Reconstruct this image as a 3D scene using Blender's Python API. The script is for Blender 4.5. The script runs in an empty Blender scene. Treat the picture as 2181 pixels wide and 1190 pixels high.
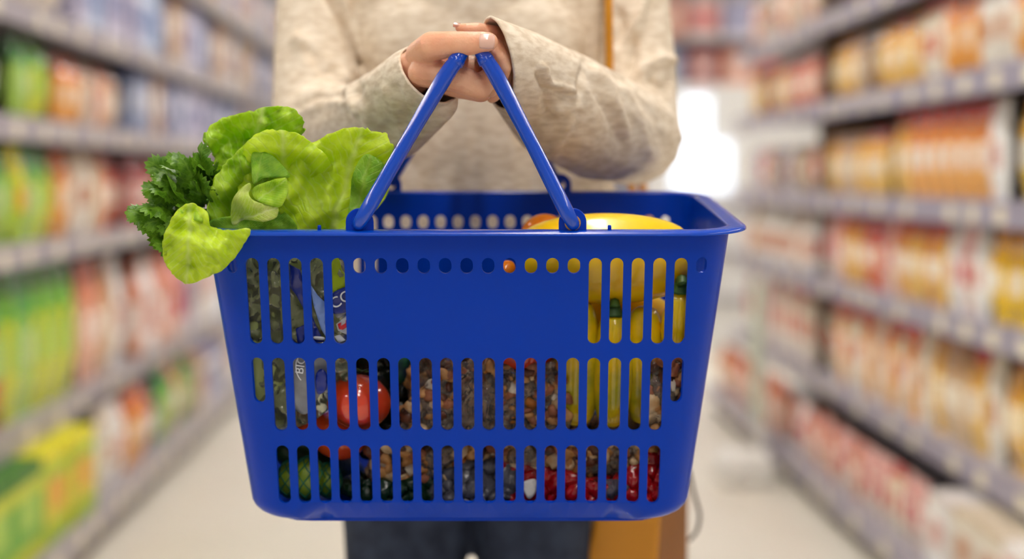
import bpy, bmesh, math, random
from mathutils import Vector, Matrix, noise
from mathutils.geometry import delaunay_2d_cdt
R_ = random.Random(7)
PI = math.pi
sc = bpy.context.scene
COL = sc.collection

# ------------------------------------------------------------------ camera
FPX, CX, CY, CAMZ = 3029.0, 1090.5, 595.0, 1.12
PITCH = math.atan(220 / FPX)
YAW = math.atan(100.5 / FPX)
cam = bpy.data.cameras.new('camera'); camo = bpy.data.objects.new('camera', cam); COL.objects.link(camo)
camo.location = (0, 0, CAMZ)
camo.rotation_euler = (PI / 2 - PITCH, 0, -YAW)
cam.sensor_width = 36; cam.lens = 50; cam.clip_start = .05; cam.clip_end = 100
cam.dof.use_dof = True; cam.dof.focus_distance = 1.215; cam.dof.aperture_fstop = 2.0
sc.camera = camo

# ------------------------------------------------------------------ world, exposure
wd = bpy.data.worlds.new('world'); sc.world = wd; wd.use_nodes = True
wd.node_tree.nodes['Background'].inputs[0].default_value = (1.0, .97, .94, 1)
wd.node_tree.nodes['Background'].inputs[1].default_value = .38
sc.view_settings.view_transform = 'Standard'; sc.view_settings.look = 'None'
sc.view_settings.gamma = 1; sc.view_settings.exposure = 0.0; sc.view_settings.use_curve_mapping = False
LAMP = 28.5

# ------------------------------------------------------------------ helpers
FM = Matrix.Rotation(-YAW, 3, 'Z')
def W(px, py, y):
    r = Vector(((px - CX) / FPX, math.cos(PITCH) - (py - CY) / FPX * math.sin(PITCH),
                -math.sin(PITCH) - (py - CY) / FPX * math.cos(PITCH)))
    return FM @ (r * (y / r.y)) + Vector((0, 0, CAMZ))
def F(x, y, z): return FM @ Vector((x, y, z))
def proj(p):
    v = FM.inverted() @ (Vector(p) - Vector((0, 0, CAMZ)))
    d = v.y * math.cos(PITCH) - v.z * math.sin(PITCH)
    u = v.y * math.sin(PITCH) + v.z * math.cos(PITCH)
    return CX + FPX * v.x / d, CY - FPX * u / d, v.y
def lin(c):
    if isinstance(c, str):
        c = tuple(int(c[i:i + 2], 16) / 255 for i in (0, 2, 4))
    return tuple((x / 12.92 if x <= .04045 else ((x + .055) / 1.055) ** 2.4) for x in c[:3]) + (1,)

MATS = {}
def mat(name, col, rough=.5, metal=0, noisec=None, nscale=20, bump=0, bscale=60, sss=0, trans=0, coat=0, emit=0, stretch=None, spec=.5, sssc=None, detail=3):
    if name in MATS: return MATS[name]
    m = bpy.data.materials.new(name); m.use_nodes = True; nt = m.node_tree; N = nt.nodes; L = nt.links
    b = N['Principled BSDF']; c = lin(col)
    b.inputs['Base Color'].default_value = c; b.inputs['Roughness'].default_value = rough
    b.inputs['Metallic'].default_value = metal; b.inputs['Specular IOR Level'].default_value = spec
    if coat: b.inputs['Coat Weight'].default_value = coat; b.inputs['Coat Roughness'].default_value = .08
    if sss:
        b.inputs['Subsurface Weight'].default_value = sss; b.inputs['Subsurface Scale'].default_value = .02
        b.inputs['Subsurface Radius'].default_value = sssc or (1, .35, .15)
    if emit: b.inputs['Emission Color'].default_value = c; b.inputs['Emission Strength'].default_value = emit
    if noisec or bump:
        tc = N.new('ShaderNodeTexCoord'); mp = N.new('ShaderNodeMapping'); L.new(tc.outputs['Object'], mp.inputs[0])
        if stretch: mp.inputs['Scale'].default_value = stretch
    if noisec:
        nz = N.new('ShaderNodeTexNoise'); nz.inputs['Scale'].default_value = nscale; nz.inputs['Detail'].default_value = detail
        L.new(mp.outputs[0], nz.inputs['Vector'])
        rp = N.new('ShaderNodeValToRGB'); rp.color_ramp.elements[0].position = .36; rp.color_ramp.elements[1].position = .64
        rp.color_ramp.elements[0].color = c; rp.color_ramp.elements[1].color = lin(noisec)
        L.new(nz.outputs[0], rp.inputs[0]); L.new(rp.outputs[0], b.inputs['Base Color'])
    if bump:
        n2 = N.new('ShaderNodeTexNoise'); n2.inputs['Scale'].default_value = bscale; n2.inputs['Detail'].default_value = 4
        L.new(mp.outputs[0], n2.inputs['Vector'])
        bp = N.new('ShaderNodeBump'); bp.inputs['Strength'].default_value = bump; bp.inputs['Distance'].default_value = .01
        L.new(n2.outputs[0], bp.inputs['Height']); L.new(bp.outputs[0], b.inputs['Normal'])
    if trans:
        t = N.new('ShaderNodeBsdfTranslucent'); t.inputs[0].default_value = c
        mx = N.new('ShaderNodeMixShader'); mx.inputs[0].default_value = trans
        L.new(b.outputs[0], mx.inputs[1]); L.new(t.outputs[0], mx.inputs[2]); L.new(mx.outputs[0], N['Material Output'].inputs[0])
        if noisec: L.new(rp.outputs[0], t.inputs[0])
    MATS[name] = m
    return m

def leafmat(name, c1, c2, vein, trans=.45, rough=.38, freq=11, vb=.32):
    """leaf with midrib and side veins laid out in UV (u along, v across)"""
    m = bpy.data.materials.new(name); m.use_nodes = True; nt = m.node_tree; N = nt.nodes; L = nt.links
    b = N['Principled BSDF']; b.inputs['Roughness'].default_value = rough
    uv = N.new('ShaderNodeUVMap'); sp = N.new('ShaderNodeSeparateXYZ'); L.new(uv.outputs[0], sp.inputs[0])
    def M(op, a, bb=None, v2=None):
        n = N.new('ShaderNodeMath'); n.operation = op
        L.new(a, n.inputs[0]) if not isinstance(a, (int, float)) else setattr(n.inputs[0], 'default_value', a)
        if bb is not None:
            L.new(bb, n.inputs[1]) if not isinstance(bb, (int, float)) else setattr(n.inputs[1], 'default_value', bb)
        if v2 is not None: n.inputs[2].default_value = v2
        return n.outputs[0]
    nz = N.new('ShaderNodeTexNoise'); nz.inputs['Scale'].default_value = 5; L.new(uv.outputs[0], nz.inputs['Vector'])
    wob = M('MULTIPLY', M('SUBTRACT', nz.outputs[0], .5), .12)
    av = M('ABSOLUTE', M('ADD', sp.outputs[1], wob))
    rib = M('SUBTRACT', 1, M('SMOOTH_MIN', M('DIVIDE', av, .035), 1.0, .3))
    ph = M('MULTIPLY', M('SUBTRACT', M('ADD', sp.outputs[0], wob), M('MULTIPLY', av, .9)), freq * 2 * PI)
    sv = M('POWER', M('ABSOLUTE', M('COSINE', M('MULTIPLY', ph, .5))), 26.0)
    vo = N.new('ShaderNodeTexVoronoi'); vo.feature = 'DISTANCE_TO_EDGE'; vo.inputs['Scale'].default_value = 22; L.new(uv.outputs[0], vo.inputs['Vector'])
    net = M('SUBTRACT', 1, M('MINIMUM', M('MULTIPLY', vo.outputs['Distance'], 9), 1.0))
    ve = M('MINIMUM', M('ADD', M('MAXIMUM', M('MAXIMUM', rib, 0), M('MULTIPLY', sv, .55)), M('MULTIPLY', net, .16)), 1.0)
    n2 = N.new('ShaderNodeTexNoise'); n2.inputs['Scale'].default_value = 3.2; n2.inputs['Detail'].default_value = 4; L.new(uv.outputs[0], n2.inputs['Vector'])
    rp = N.new('ShaderNodeValToRGB'); rp.color_ramp.elements[0].position = .38; rp.color_ramp.elements[1].position = .62
    rp.color_ramp.elements[0].color = lin(c1); rp.color_ramp.elements[1].color = lin(c2); L.new(n2.outputs[0], rp.inputs[0])
    mx = N.new('ShaderNodeMix'); mx.data_type = 'RGBA'; L.new(M('MULTIPLY', ve, .5), mx.inputs[0]); L.new(rp.outputs[0], mx.inputs[6]); mx.inputs[7].default_value = lin(vein)
    L.new(mx.outputs[2], b.inputs['Base Color'])
    n3 = N.new('ShaderNodeTexNoise'); n3.inputs['Scale'].default_value = 9; n3.inputs['Detail'].default_value = 3; L.new(uv.outputs[0], n3.inputs['Vector'])
    bp = N.new('ShaderNodeBump'); bp.inputs['Strength'].default_value = vb; bp.inputs['Distance'].default_value = .004
    L.new(M('ADD', M('MULTIPLY', ve, -.6), n3.outputs[0]), bp.inputs['Height']); L.new(bp.outputs[0], b.inputs['Normal'])
    t = N.new('ShaderNodeBsdfTranslucent'); L.new(mx.outputs[2], t.inputs[0])
    ms = N.new('ShaderNodeMixShader'); ms.inputs[0].default_value = trans
    L.new(b.outputs[0], ms.inputs[1]); L.new(t.outputs[0], ms.inputs[2]); L.new(ms.outputs[0], N['Material Output'].inputs[0])
    return m

def filmmat(name, tint, opac=.25, rough=.12, bscale=40, bump=1.0, milky='cfcfc8'):
    """thin clear crinkled plastic: transparent + glossy creases + a little haze"""
    m = bpy.data.materials.new(name); m.use_nodes = True; nt = m.node_tree; N = nt.nodes; L = nt.links
    N.remove(N['Principled BSDF'])
    tr = N.new('ShaderNodeBsdfTransparent'); tr.inputs[0].default_value = lin(tint)
    gl = N.new('ShaderNodeBsdfGlossy'); gl.inputs['Roughness'].default_value = rough
    df = N.new('ShaderNodeBsdfDiffuse'); df.inputs[0].default_value = lin(milky)
    tc = N.new('ShaderNodeTexCoord'); mp = N.new('ShaderNodeMapping'); mp.inputs['Scale'].default_value = (1.6, 1, .6); L.new(tc.outputs['Object'], mp.inputs[0])
    nz = N.new('ShaderNodeTexNoise'); nz.inputs['Scale'].default_value = bscale; nz.inputs['Detail'].default_value = 3; nz.inputs['Distortion'].default_value = 1.5
    L.new(mp.outputs[0], nz.inputs['Vector'])
    bp = N.new('ShaderNodeBump'); bp.inputs['Strength'].default_value = bump; bp.inputs['Distance'].default_value = .006
    L.new(nz.outputs[0], bp.inputs['Height']); L.new(bp.outputs[0], gl.inputs['Normal']); L.new(bp.outputs[0], df.inputs['Normal'])
    fr = N.new('ShaderNodeLayerWeight'); fr.inputs[0].default_value = .35; L.new(bp.outputs[0], fr.inputs['Normal'])
    m1 = N.new('ShaderNodeMixShader'); m1.inputs[0].default_value = opac; L.new(tr.outputs[0], m1.inputs[1]); L.new(df.outputs[0], m1.inputs[2])
    m2 = N.new('ShaderNodeMixShader'); L.new(fr.outputs['Fresnel'], m2.inputs[0]); L.new(m1.outputs[0], m2.inputs[1]); L.new(gl.outputs[0], m2.inputs[2])
    L.new(m2.outputs[0], N['Material Output'].inputs[0])
    return m

def tag(o, label=None, cat=None, group=None, kind=None):
    if label: o['label'] = label
    if cat: o['category'] = cat
    if group: o['group'] = group
    if kind: o['kind'] = kind
    return o
def thing(name, loc, label, cat, group=None, rotz=0):
    o = bpy.data.objects.new(name, None); COL.objects.link(o); o.location = loc; o.rotation_euler = (0, 0, rotz)
    o.empty_display_size = .05
    return tag(o, label, cat, group)
def wloc(o):
    v = Vector((0, 0, 0))
    while o is not None: v = v + Vector(o.location); o = o.parent
    return v
def mesh(name, verts, faces, mats, smooth=True, fm=None, sharp=None, uvs=None):
    me = bpy.data.meshes.new(name); me.from_pydata([tuple(v) for v in verts], [], faces)
    for m in (mats if isinstance(mats, (list, tuple)) else [mats]): me.materials.append(m)
    if fm: me.polygons.foreach_set('material_index', fm)
    if uvs:
        ul = me.uv_layers.new(name='UVMap')
        for lp in me.loops: ul.data[lp.index].uv = uvs[lp.vertex_index]
    bm = bmesh.new(); bm.from_mesh(me); bmesh.ops.recalc_face_normals(bm, faces=bm.faces); bm.to_mesh(me); bm.free()
    if smooth: me.polygons.foreach_set('use_smooth', [True] * len(me.polygons))
    if sharp: me.set_sharp_from_angle(angle=math.radians(sharp))
    me.update()
    return me
def put(name, me, parent=None, loc=None):
    """link a mesh whose vertices are in WORLD space; recentres it on the parent (or on its own base)"""
    o = bpy.data.objects.new(name, me); COL.objects.link(o)
    if parent is not None: o.parent = parent; off = wloc(parent)
    else:
        if loc is None:
            xs = [v.co for v in me.vertices]
            loc = Vector((sum(v.x for v in xs) / len(xs), sum(v.y for v in xs) / len(xs), min(v.z for v in xs)))
        off = Vector(loc); o.location = off
    me.transform(Matrix.Translation(-off))
    return o
def obj(name, verts, faces, m, parent=None, **k): return put(name, mesh(name, verts, faces, m, **k), parent)

def box_vf(x0, x1, y0, y1, z0, z1):
    v = [(x, y, z) for x in (x0, x1) for y in (y0, y1) for z in (z0, z1)]
    return v, [(0, 1, 3, 2), (4, 6, 7, 5), (0, 4, 5, 1), (2, 3, 7, 6), (0, 2, 6, 4), (1, 5, 7, 3)]
def boxes_vf(bs):
    V = []; Fc = []
    for b in bs:
        v, f = box_vf(*b); n = len(V); V += v; Fc += [tuple(i + n for i in q) for q in f]
    return V, Fc
def bevel(o, w=.003, s=2):
    md = o.modifiers.new('bevel', 'BEVEL'); md.width = w; md.segments = s; md.limit_method = 'ANGLE'; return o
def frames(pts):
    """parallel-transport frames along a polyline"""
    T = []
    for i in range(len(pts)):
        a = pts[max(0, i - 1)]; b = pts[min(len(pts) - 1, i + 1)]; T.append((b - a).normalized())
    up = Vector((0, 0, 1)) if abs(T[0].z) < .9 else Vector((1, 0, 0))
    n = T[0].cross(up).normalized(); out = []
    for i, t in enumerate(T):
        n = (n - t * n.dot(t)).normalized(); out.append((n, t.cross(n)))
    return out
def catmull(pts, k=6, closed=False):
    P = [Vector(p) for p in pts]; n = len(P); out = []
    rng = range(n if closed else n - 1)
    for i in rng:
        if closed: a, b, c, d = P[(i - 1) % n], P[i], P[(i + 1) % n], P[(i + 2) % n]
        else: a, b, c, d = P[max(i - 1, 0)], P[i], P[i + 1], P[min(i + 2, n - 1)]
        for j in range(k):
            t = j / k
            out.append(.5 * ((2 * b) + (c - a) * t + (2 * a - 5 * b + 4 * c - d) * t * t + (3 * b - a - 3 * c + d) * t ** 3))
    if not closed: out.append(P[-1])
    return out
def tube_vf(pts, rad, seg=12, cap=True, sq=None):
    pts = [Vector(p) for p in pts]; fr = frames(pts); V = []; Fc = []
    if not isinstance(rad, (list, tuple)): rad = [rad] * len(pts)
    for i, p in enumerate(pts):
        n, b = fr[i]
        for k in range(seg):
            a = 2 * PI * k / seg
            V.append(p + (n * math.cos(a) + b * math.sin(a)) * rad[i])
    for i in range(len(pts) - 1):
        for k in range(seg):
            k2 = (k + 1) % seg
            Fc.append((i * seg + k, i * seg + k2, (i + 1) * seg + k2, (i + 1) * seg + k))
    if cap:
        Fc.append(tuple(range(seg))); Fc.append(tuple((len(pts) - 1) * seg + k for k in range(seg)))
    return V, Fc
def capsule_vf(p0, r0, p1, r1, seg=14, hs=4):
    p0 = Vector(p0); p1 = Vector(p1); d = (p1 - p0)
    if d.length < 1e-6: d = Vector((0, 0, 1e-4))
    t = d.normalized(); pts = []; rad = []
    for i in range(hs):
        a = PI / 2 * (1 - i / hs); pts.append(p0 - t * r0 * math.sin(a)); rad.append(max(r0 * math.cos(a), 1e-5))
    pts.append(p0); rad.append(r0); pts.append(p1); rad.append(r1)
    for i in range(1, hs + 1):
        a = PI / 2 * i / hs; pts.append(p1 + t * r1 * math.sin(a)); rad.append(max(r1 * math.cos(a), 1e-5))
    return tube_vf(pts, rad, seg)
def organic(chains, voxel, iters, name='o'):
    """closed union of tapered limbs -> one continuous surface"""
    V = []; Fc = []
    for ch in chains:
        for (a, ra), (b, rb) in zip(ch[:-1], ch[1:]):
            v, f = capsule_vf(a, ra, b, rb); n = len(V); V += v; Fc += [tuple(i + n for i in q) for q in f]
    me = bpy.data.meshes.new(name); me.from_pydata([tuple(v) for v in V], [], Fc)
    bm = bmesh.new(); bm.from_mesh(me); bmesh.ops.recalc_face_normals(bm, faces=bm.faces); bm.to_mesh(me); bm.free()
    o = bpy.data.objects.new(name, me); COL.objects.link(o)
    md = o.modifiers.new('r', 'REMESH'); md.mode = 'VOXEL'; md.voxel_size = voxel
    md = o.modifiers.new('s', 'SMOOTH'); md.factor = .5; md.iterations = iters
    dg = bpy.context.evaluated_depsgraph_get(); dg.update()
    out = bpy.data.meshes.new_from_object(o.evaluated_get(dg))
    bpy.data.objects.remove(o); bpy.data.meshes.remove(me)
    out.polygons.foreach_set('use_smooth', [True] * len(out.polygons))
    return out
def join_meshes(ms, mats):
    V = []; Fc = []; fm = []
    for k, m in enumerate(ms):
        n = len(V); V += [v.co.copy() for v in m.vertices]
        for p in m.polygons: Fc.append(tuple(i + n for i in p.vertices)); fm.append(0)
    return mesh('m', V, Fc, mats)
def in_poly(x, y, P):
    c = False; n = len(P); j = n - 1
    for i in range(n):
        xi, yi = P[i][0], P[i][1]; xj, yj = P[j][0], P[j][1]
        if (yi > y) != (yj > y) and x < (xj - xi) * (y - yi) / (yj - yi) + xi: c = not c
        j = i
    return c
def cdt(outline, holes, grid, keep=None):
    vs = [Vector((p[0], p[1])) for p in outline]; es = [(i, (i + 1) % len(outline)) for i in range(len(outline))]
    for h in holes:
        n = len(vs); vs += [Vector(p) for p in h]; es += [(n + i, n + (i + 1) % len(h)) for i in range(len(h))]
    vs += [Vector(g) for g in grid]
    r = delaunay_2d_cdt(vs, es, [], 0, 1e-7)
    V = r[0]; out = []
    hb = [(min(p[0] for p in h), max(p[0] for p in h), min(p[1] for p in h), max(p[1] for p in h), h) for h in holes]
    for f in r[2]:
        c = sum((V[i] for i in f), Vector((0, 0))) / len(f)
        e1, e2 = V[f[1]] - V[f[0]], V[f[2]] - V[f[0]]
        if abs(e1.x * e2.y - e1.y * e2.x) < 2e-4 * max(e1.length_squared, e2.length_squared): continue
        if not in_poly(c.x, c.y, outline): continue
        if any(a < c.x < b and d < c.y < e and in_poly(c.x, c.y, h) for a, b, d, e, h in hb): continue
        out.append(tuple(f))
    return V, out

def sheet(name, outline, ctrl, m, parent, base=None, tip=None, rip=.002, rfreq=30, edge=.0, sp=7, thick=.0009, sig=45, seed=0, k=5, ragged=0, closed_smooth=True, label=None):
    """thin curved piece with its own depth profile: outline + scattered depth controls (sight position, distance)"""
    O = catmull([Vector((p[0], p[1])) for p in outline], k, True) if closed_smooth else [Vector((p[0], p[1])) for p in outline]
    if ragged:
        O = [p + Vector((noise.noise((p.x * .11, p.y * .11, seed)), noise.noise((p.y * .11, p.x * .11, seed + 5)))) * ragged for p in O]
    xs = [p.x for p in O]; ys = [p.y for p in O]; grid = []
    y = min(ys) + sp / 2; row = 0
    while y < max(ys):
        x = min(xs) + sp / 2 + (row % 2) * sp / 2
        while x < max(xs):
            if in_poly(x, y, O) and min((Vector((x, y)) - p).length_squared for p in O) > (sp * .5) ** 2: grid.append((x, y))
            x += sp
        y += sp * .87; row += 1
    V, T = cdt(O, [], grid)
    base = Vector(base) if base else Vector((sum(xs) / len(xs), max(ys))); tip = Vector(tip) if tip else Vector((sum(xs) / len(xs), min(ys)))
    ax = (tip - base); ln = ax.length; ax.normalize(); pe = Vector((-ax.y, ax.x))
    P = []; UV = []
    for v in V:
        ws = 0; d = 0
        for (cx, cy, cd) in ctrl:
            q = ((v.x - cx) ** 2 + (v.y - cy) ** 2) / (sig * sig); w = 1 / (q + .05) ** 2; ws += w; d += w * cd
        d /= ws
        d += rip * noise.noise((v.x / rfreq, v.y / rfreq, seed * 3.1)) + rip * .5 * noise.noise((v.x / rfreq * 2.3, v.y / rfreq * 2.3, seed * 7.7))
        if edge:
            dd = min((v - p).length for p in O[::2])
            d += edge * math.exp(-(dd / 14) ** 2) * math.sin((v.x + v.y * .7) / 11 + seed)
        P.append(W(v.x, v.y, d)); UV.append((((v - base).dot(ax)) / ln, ((v - base).dot(pe)) / ln))
    o = obj(name, P, T, m, parent, uvs=UV)
    md = o.modifiers.new('solid', 'SOLIDIFY'); md.thickness = thick; md.offset = 0
    if label: o['label'] = label
    return o
def lathe(profile, seg=24, lobes=0, lamp=0.0, fn=None):
    V = []; Fc = []
    for (r, z) in profile:
        for k in range(seg):
            a = 2 * PI * k / seg; rr = r * (1 + lamp * math.cos(lobes * a))
            V.append(Vector((rr * math.cos(a), rr * math.sin(a), z)))
    n = len(profile)
    for i in range(n - 1):
        for k in range(seg):
            k2 = (k + 1) % seg; Fc.append((i * seg + k, i * seg + k2, (i + 1) * seg + k2, (i + 1) * seg + k))
    Fc.append(tuple(range(seg))); Fc.append(tuple((n - 1) * seg + k for k in range(seg)))
    return V, Fc
def text_obj(name, s, m, parent, c, ux, uy, size, ext=.0004, warp=None):
    cu = bpy.data.curves.new(name, 'FONT'); cu.body = s; cu.size = size; cu.align_x = 'CENTER'; cu.align_y = 'CENTER'; cu.extrude = ext
    o = bpy.data.objects.new(name, cu); COL.objects.link(o); dg = bpy.context.evaluated_depsgraph_get(); dg.update()
    me = bpy.data.meshes.new_from_object(o.evaluated_get(dg)); bpy.data.objects.remove(o); bpy.data.curves.remove(cu)
    ux = Vector(ux).normalized(); uz = ux.cross(Vector(uy)).normalized(); uy = uz.cross(ux)
    for v in me.vertices: v.co = Vector(c) + ux * v.co.x + uy * v.co.y + uz * v.co.z
    me.materials.clear(); me.materials.append(m)
    return put(name, me, parent)
ORD = ['first', 'second', 'third', 'fourth', 'fifth', 'sixth', 'seventh', 'eighth', 'ninth', 'tenth', 'eleventh', 'twelfth', 'thirteenth', 'fourteenth', 'fifteenth', 'sixteenth', 'seventeenth', 'eighteenth', 'nineteenth', 'twentieth', 'twenty-first', 'twenty-second', 'twenty-third', 'twenty-fourth', 'twenty-fifth', 'twenty-sixth', 'twenty-seventh', 'twenty-eighth', 'twenty-ninth', 'thirtieth']

# ================================================================== SETTING
m_floor = mat('floor_vinyl', 'e2dccf', .42, noisec='dcd4c6', nscale=1.2)
v, f = box_vf(-6, 6, -3, 17, -.1, 0); tag(obj('floor', v, f, m_floor, smooth=False), kind='structure')
m_ceil = mat('ceiling_paint', 'b9b4ad', .9)
v, f = box_vf(-6, 6, -3, 17, 3.6, 3.7); tag(obj('ceiling', v, f, m_ceil, smooth=False), kind='structure')
m_wall = mat('wall_paint', 'c9c6c4', .8, noisec='bdb9b8', nscale=.8)
v, f = box_vf(-6, 6, 15, 15.2, 0, 3.6); tag(obj('wall_back', v, f, m_wall, smooth=False), kind='structure')

m_lamp = mat('lamp_diffuser', 'fffaf4', .5, emit=LAMP)
m_white = mat('white_enamel', 'e6e4e0', .4)
k = 0
for X in (-3.2, .12, 3.4):
    for Y in (-1.6, .1, 1.8, 3.5, 5.2, 6.9, 8.6, 10.3, 12.0):
        side = {-3.2: 'over the next aisle left', .12: 'over the middle aisle', 3.4: 'over the next aisle right'}[X]
        t = thing('ceiling_lamp', (X, Y, 3.3), 'white strip ceiling lamp %s, %s from the camera end' % (side, ORD[k % 9]), 'lamp', 'strip lamps under the ceiling')
        v, f = boxes_vf([(X - .14, X + .14, Y - .62, Y + .62, 3.36, 3.40), (X - .14, X - .12, Y - .62, Y + .62, 3.31, 3.36), (X + .12, X + .14, Y - .62, Y + .62, 3.31, 3.36)])
        obj('housing', v, f, m_white, t, smooth=False)
        v, f = boxes_vf([(X - .118, X + .118, Y - .6, Y + .6, 3.325, 3.358)]); obj('diffuser', v, f, m_lamp, t, smooth=False)
        v, f = boxes_vf([(X - .01, X + .01, Y - .4, Y - .38, 3.40, 3.6), (X - .01, X + .01, Y + .38, Y + .4, 3.40, 3.6)]); obj('hanger', v, f, m_white, t, smooth=False)
        k += 1

# ------------------------------------------------------------------ shelving
m_shelf = mat('shelf_steel', 'a9a4a8', .45); m_rail_l = mat('rail_grey_beige', 'a39ca4', .35); m_rail_r = mat('rail_grey_lilac', '9a94a6', .35)
m_back = mat('shelf_back', '3a3230', .8); m_post = mat('shelf_post', '6b5546', .5); m_tag = mat('price_card', 'e9e0c8', .5)
m_kick = mat('kick_plate', 'a8a39c', .5)
v, f = box_vf(-.0008, .0008, -.03, .03, -.02, .02); CARD = mesh('price_card', v, f, m_tag, smooth=False)
LV = {'left': [.13, .44, .93, 1.27, 1.58, 1.95], 'right': [.12, .39, .75, 1.05, 1.38, 1.69, 2.02]}
BAYS = {'left': [2.64, 5.30, 7.96, 10.62], 'right': [2.70, 5.30, 6.75]}
bayname = ['nearest', 'second', 'third', 'fourth', 'fifth', 'farthest']
def shelf_x(side, lvl):
    b = {'left': (1.09, 1.20), 'right': (1.17, 1.30)}[side]
    return b[0] if lvl == 0 else b[1]
for side in ('left', 'right'):
    s = -1 if side == 'left' else 1
    rail = m_rail_l if side == 'left' else m_rail_r
    for bi in range(len(BAYS[side]) - 1):
        y0, y1 = BAYS[side][bi], BAYS[side][bi + 1]
        t = thing('shelving_unit', (s * 1.5, (y0 + y1) / 2, 0), '%s grey steel supermarket shelving bay on the %s of the aisle' % (bayname[bi], side), 'shelving', 'shelving bays along the aisle')
        def B(name, x0, x1, ya, yb, z0, z1, m, par, bev=0):
            a, b = sorted((s * x0, s * x1)); v, f = box_vf(a, b, ya, yb, z0, z1); o = obj(name, v, f, m, par, smooth=False)
            if bev: bevel(o, bev)
            return o
        B('back_panel', 1.76, 1.78, y0 + .002, y1 - .002, 0, 2.35, m_back, t)
        B('upright', 1.70, 1.76, y0 + .004, y0 + .04, 0, 2.35, m_post, t)
        if side == 'right' and bi: B('side_panel', 1.33, 1.70, y0 + .002, y0 + .02, .2, 2.35, m_post, t)
        B('kick_plate', shelf_x(side, 0) + .03, shelf_x(side, 0) + .05, y0 + .003, y1 - .003, 0, LV[side][0] - .03, m_kick, t)
        for li, z in enumerate(LV[side]):
            X = shelf_x(side, li)
            sh = B('shelf', X + .005, 1.755, y0 + .022, y1 - .003, z - .03, z, m_shelf, t)
            rl = B('price_rail', X - .012, X + .004, y0 + .022, y1 - .003, z - .055, z + .012, rail, sh)
            yy = y0 + .1 + R_.random() * .1
            while yy < y1 - .1:
                o = bpy.data.objects.new('price_card', CARD); COL.objects.link(o); o.parent = sh
                o.location = Vector((s * (X - .013), yy, z - .026)) - wloc(sh); yy += .16 + R_.random() * .22

# ------------------------------------------------------------------ products
PAL = {  # name: (main, second, label, top)
 'lime green': ('6fae35', 'c9d235', 'a8cc50', '3f7a1c'), 'deep green': ('2e5a20', '7fb040', 'd9e8b0', '1c3a12'), 'leaf green': ('58a548', 'a8cc5a', 'b4d088', '2d7a30'),
 'green and red': ('6db548', 'c8502a', '9ccc68', '58a040'), 'orange': ('dd8038', 'f0a850', 'f0dcc0', 'c05a20'), 'tan': ('b98f66', 'd8bc98', 'efe3cf', '96663c'),
 'beige': ('cbb8a0', 'e0d4c4', 'b07860', 'a88868'), 'cream': ('e0d6c8', 'f2ece0', 'c89878', 'd8c8b0'), 'burgundy': ('9a4248', 'b86860', 'e0c8c0', '7a2a34'),
 'pink and white': ('dc9a94', 'f0dcd4', 'c8474a', 'e8b0a8'), 'lilac': ('b4aec6', 'dcd8e6', '7a80a8', '9a94b4'), 'grey blue': ('7c88a8', 'a8b0c8', 'e0e2ec', '58648c'),
 'pale blue': ('9cb0d0', 'd4dff0', '6a80b0', '7a94c0'), 'navy': ('2c3560', '5a6490', 'd0d0e0', '1e2448'), 'dark brown': ('4a3428', '7a5a40', 'b89878', '2c1c14'),
 'yellow and lime': ('d8d030', 'a8c828', 'e8a838', 'e8e020'), 'bright yellow': ('eab010', 'f6cc20', 'f6ecd8', 'd88c08'), 'golden': ('d89a30', 'eebc58', 'f6e2b8', 'b06c18'),
 'red and gold': ('e2a23c', 'f0c468', 'f4ead8', 'b8241c'), 'red and orange': ('dd7a2c', 'f0b060', 'f2e6da', 'c42a20'), 'red': ('c03a2c', 'e07050', 'f2dcc8', 'a01c1c'),
 'white': ('ece8e6', 'ffffff', 'd8a8a0', 'e0d8d4'), 'red and cream': ('e4d2b4', 'f2e8d8', 'd07858', 'c23a30'), 'salmon': ('d88868', 'ecb498', 'f2dcd0', 'b85a40'),
 'white and red': ('f0e8e4', 'e8b8b0', 'cc4848', 'f4efec'),
}
def pm(c, gloss): return mat('print_' + c + ('_g' if gloss else ''), c, .14 if gloss else .5, coat=.5 if gloss else 0, bump=.9 if gloss else 0, bscale=22)
def pouch(w, h, t, p, gl=True):
    a, b, c, d = [pm(x, gl) for x in PAL[p]]; nu, nv = 8, 12; V = []; Fc = []; fm = []; sd = R_.random() * 50
    for sgn in (1, -1):
        n0 = len(V)
        for j in range(nv + 1):
            q = j / nv; fat = max(0, math.sin(PI * min(1, max(0, (q - .05) / .88)))) ** .55 if .05 < q < .93 else 0
            if q <= .05: fat = .35 * q / .05 if q > 0 else .3
            wid = w / 2 * (1 - .06 * math.sin(PI * q))
            for i in range(nu + 1):
                u = i / nu * 2 - 1; th = t / 2 * fat * math.sqrt(max(0, 1 - u * u * .97))
                cr = .004 * noise.noise((u * 2 + sd, q * 5, sgn)) * (1 if abs(u) < .95 else 0)
                V.append((-sgn * (th + cr) if abs(u) < .999 else 0, u * wid, q * h))
        for j in range(nv):
            for i in range(nu):
                k = n0 + j * (nu + 1) + i; Fc.append((k, k + 1, k + nu + 2, k + nu + 1))
                q = (j + .5) / nv; u = abs((i + .5) / nu * 2 - 1)
                fm.append(3 if q > .82 else (2 if .32 < q < .6 and u < .7 else (1 if q < .3 or (u > .6 and q < .7) else 0)))
    return mesh('pouch', V, Fc, [a, b, c, d], fm=fm)
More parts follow.
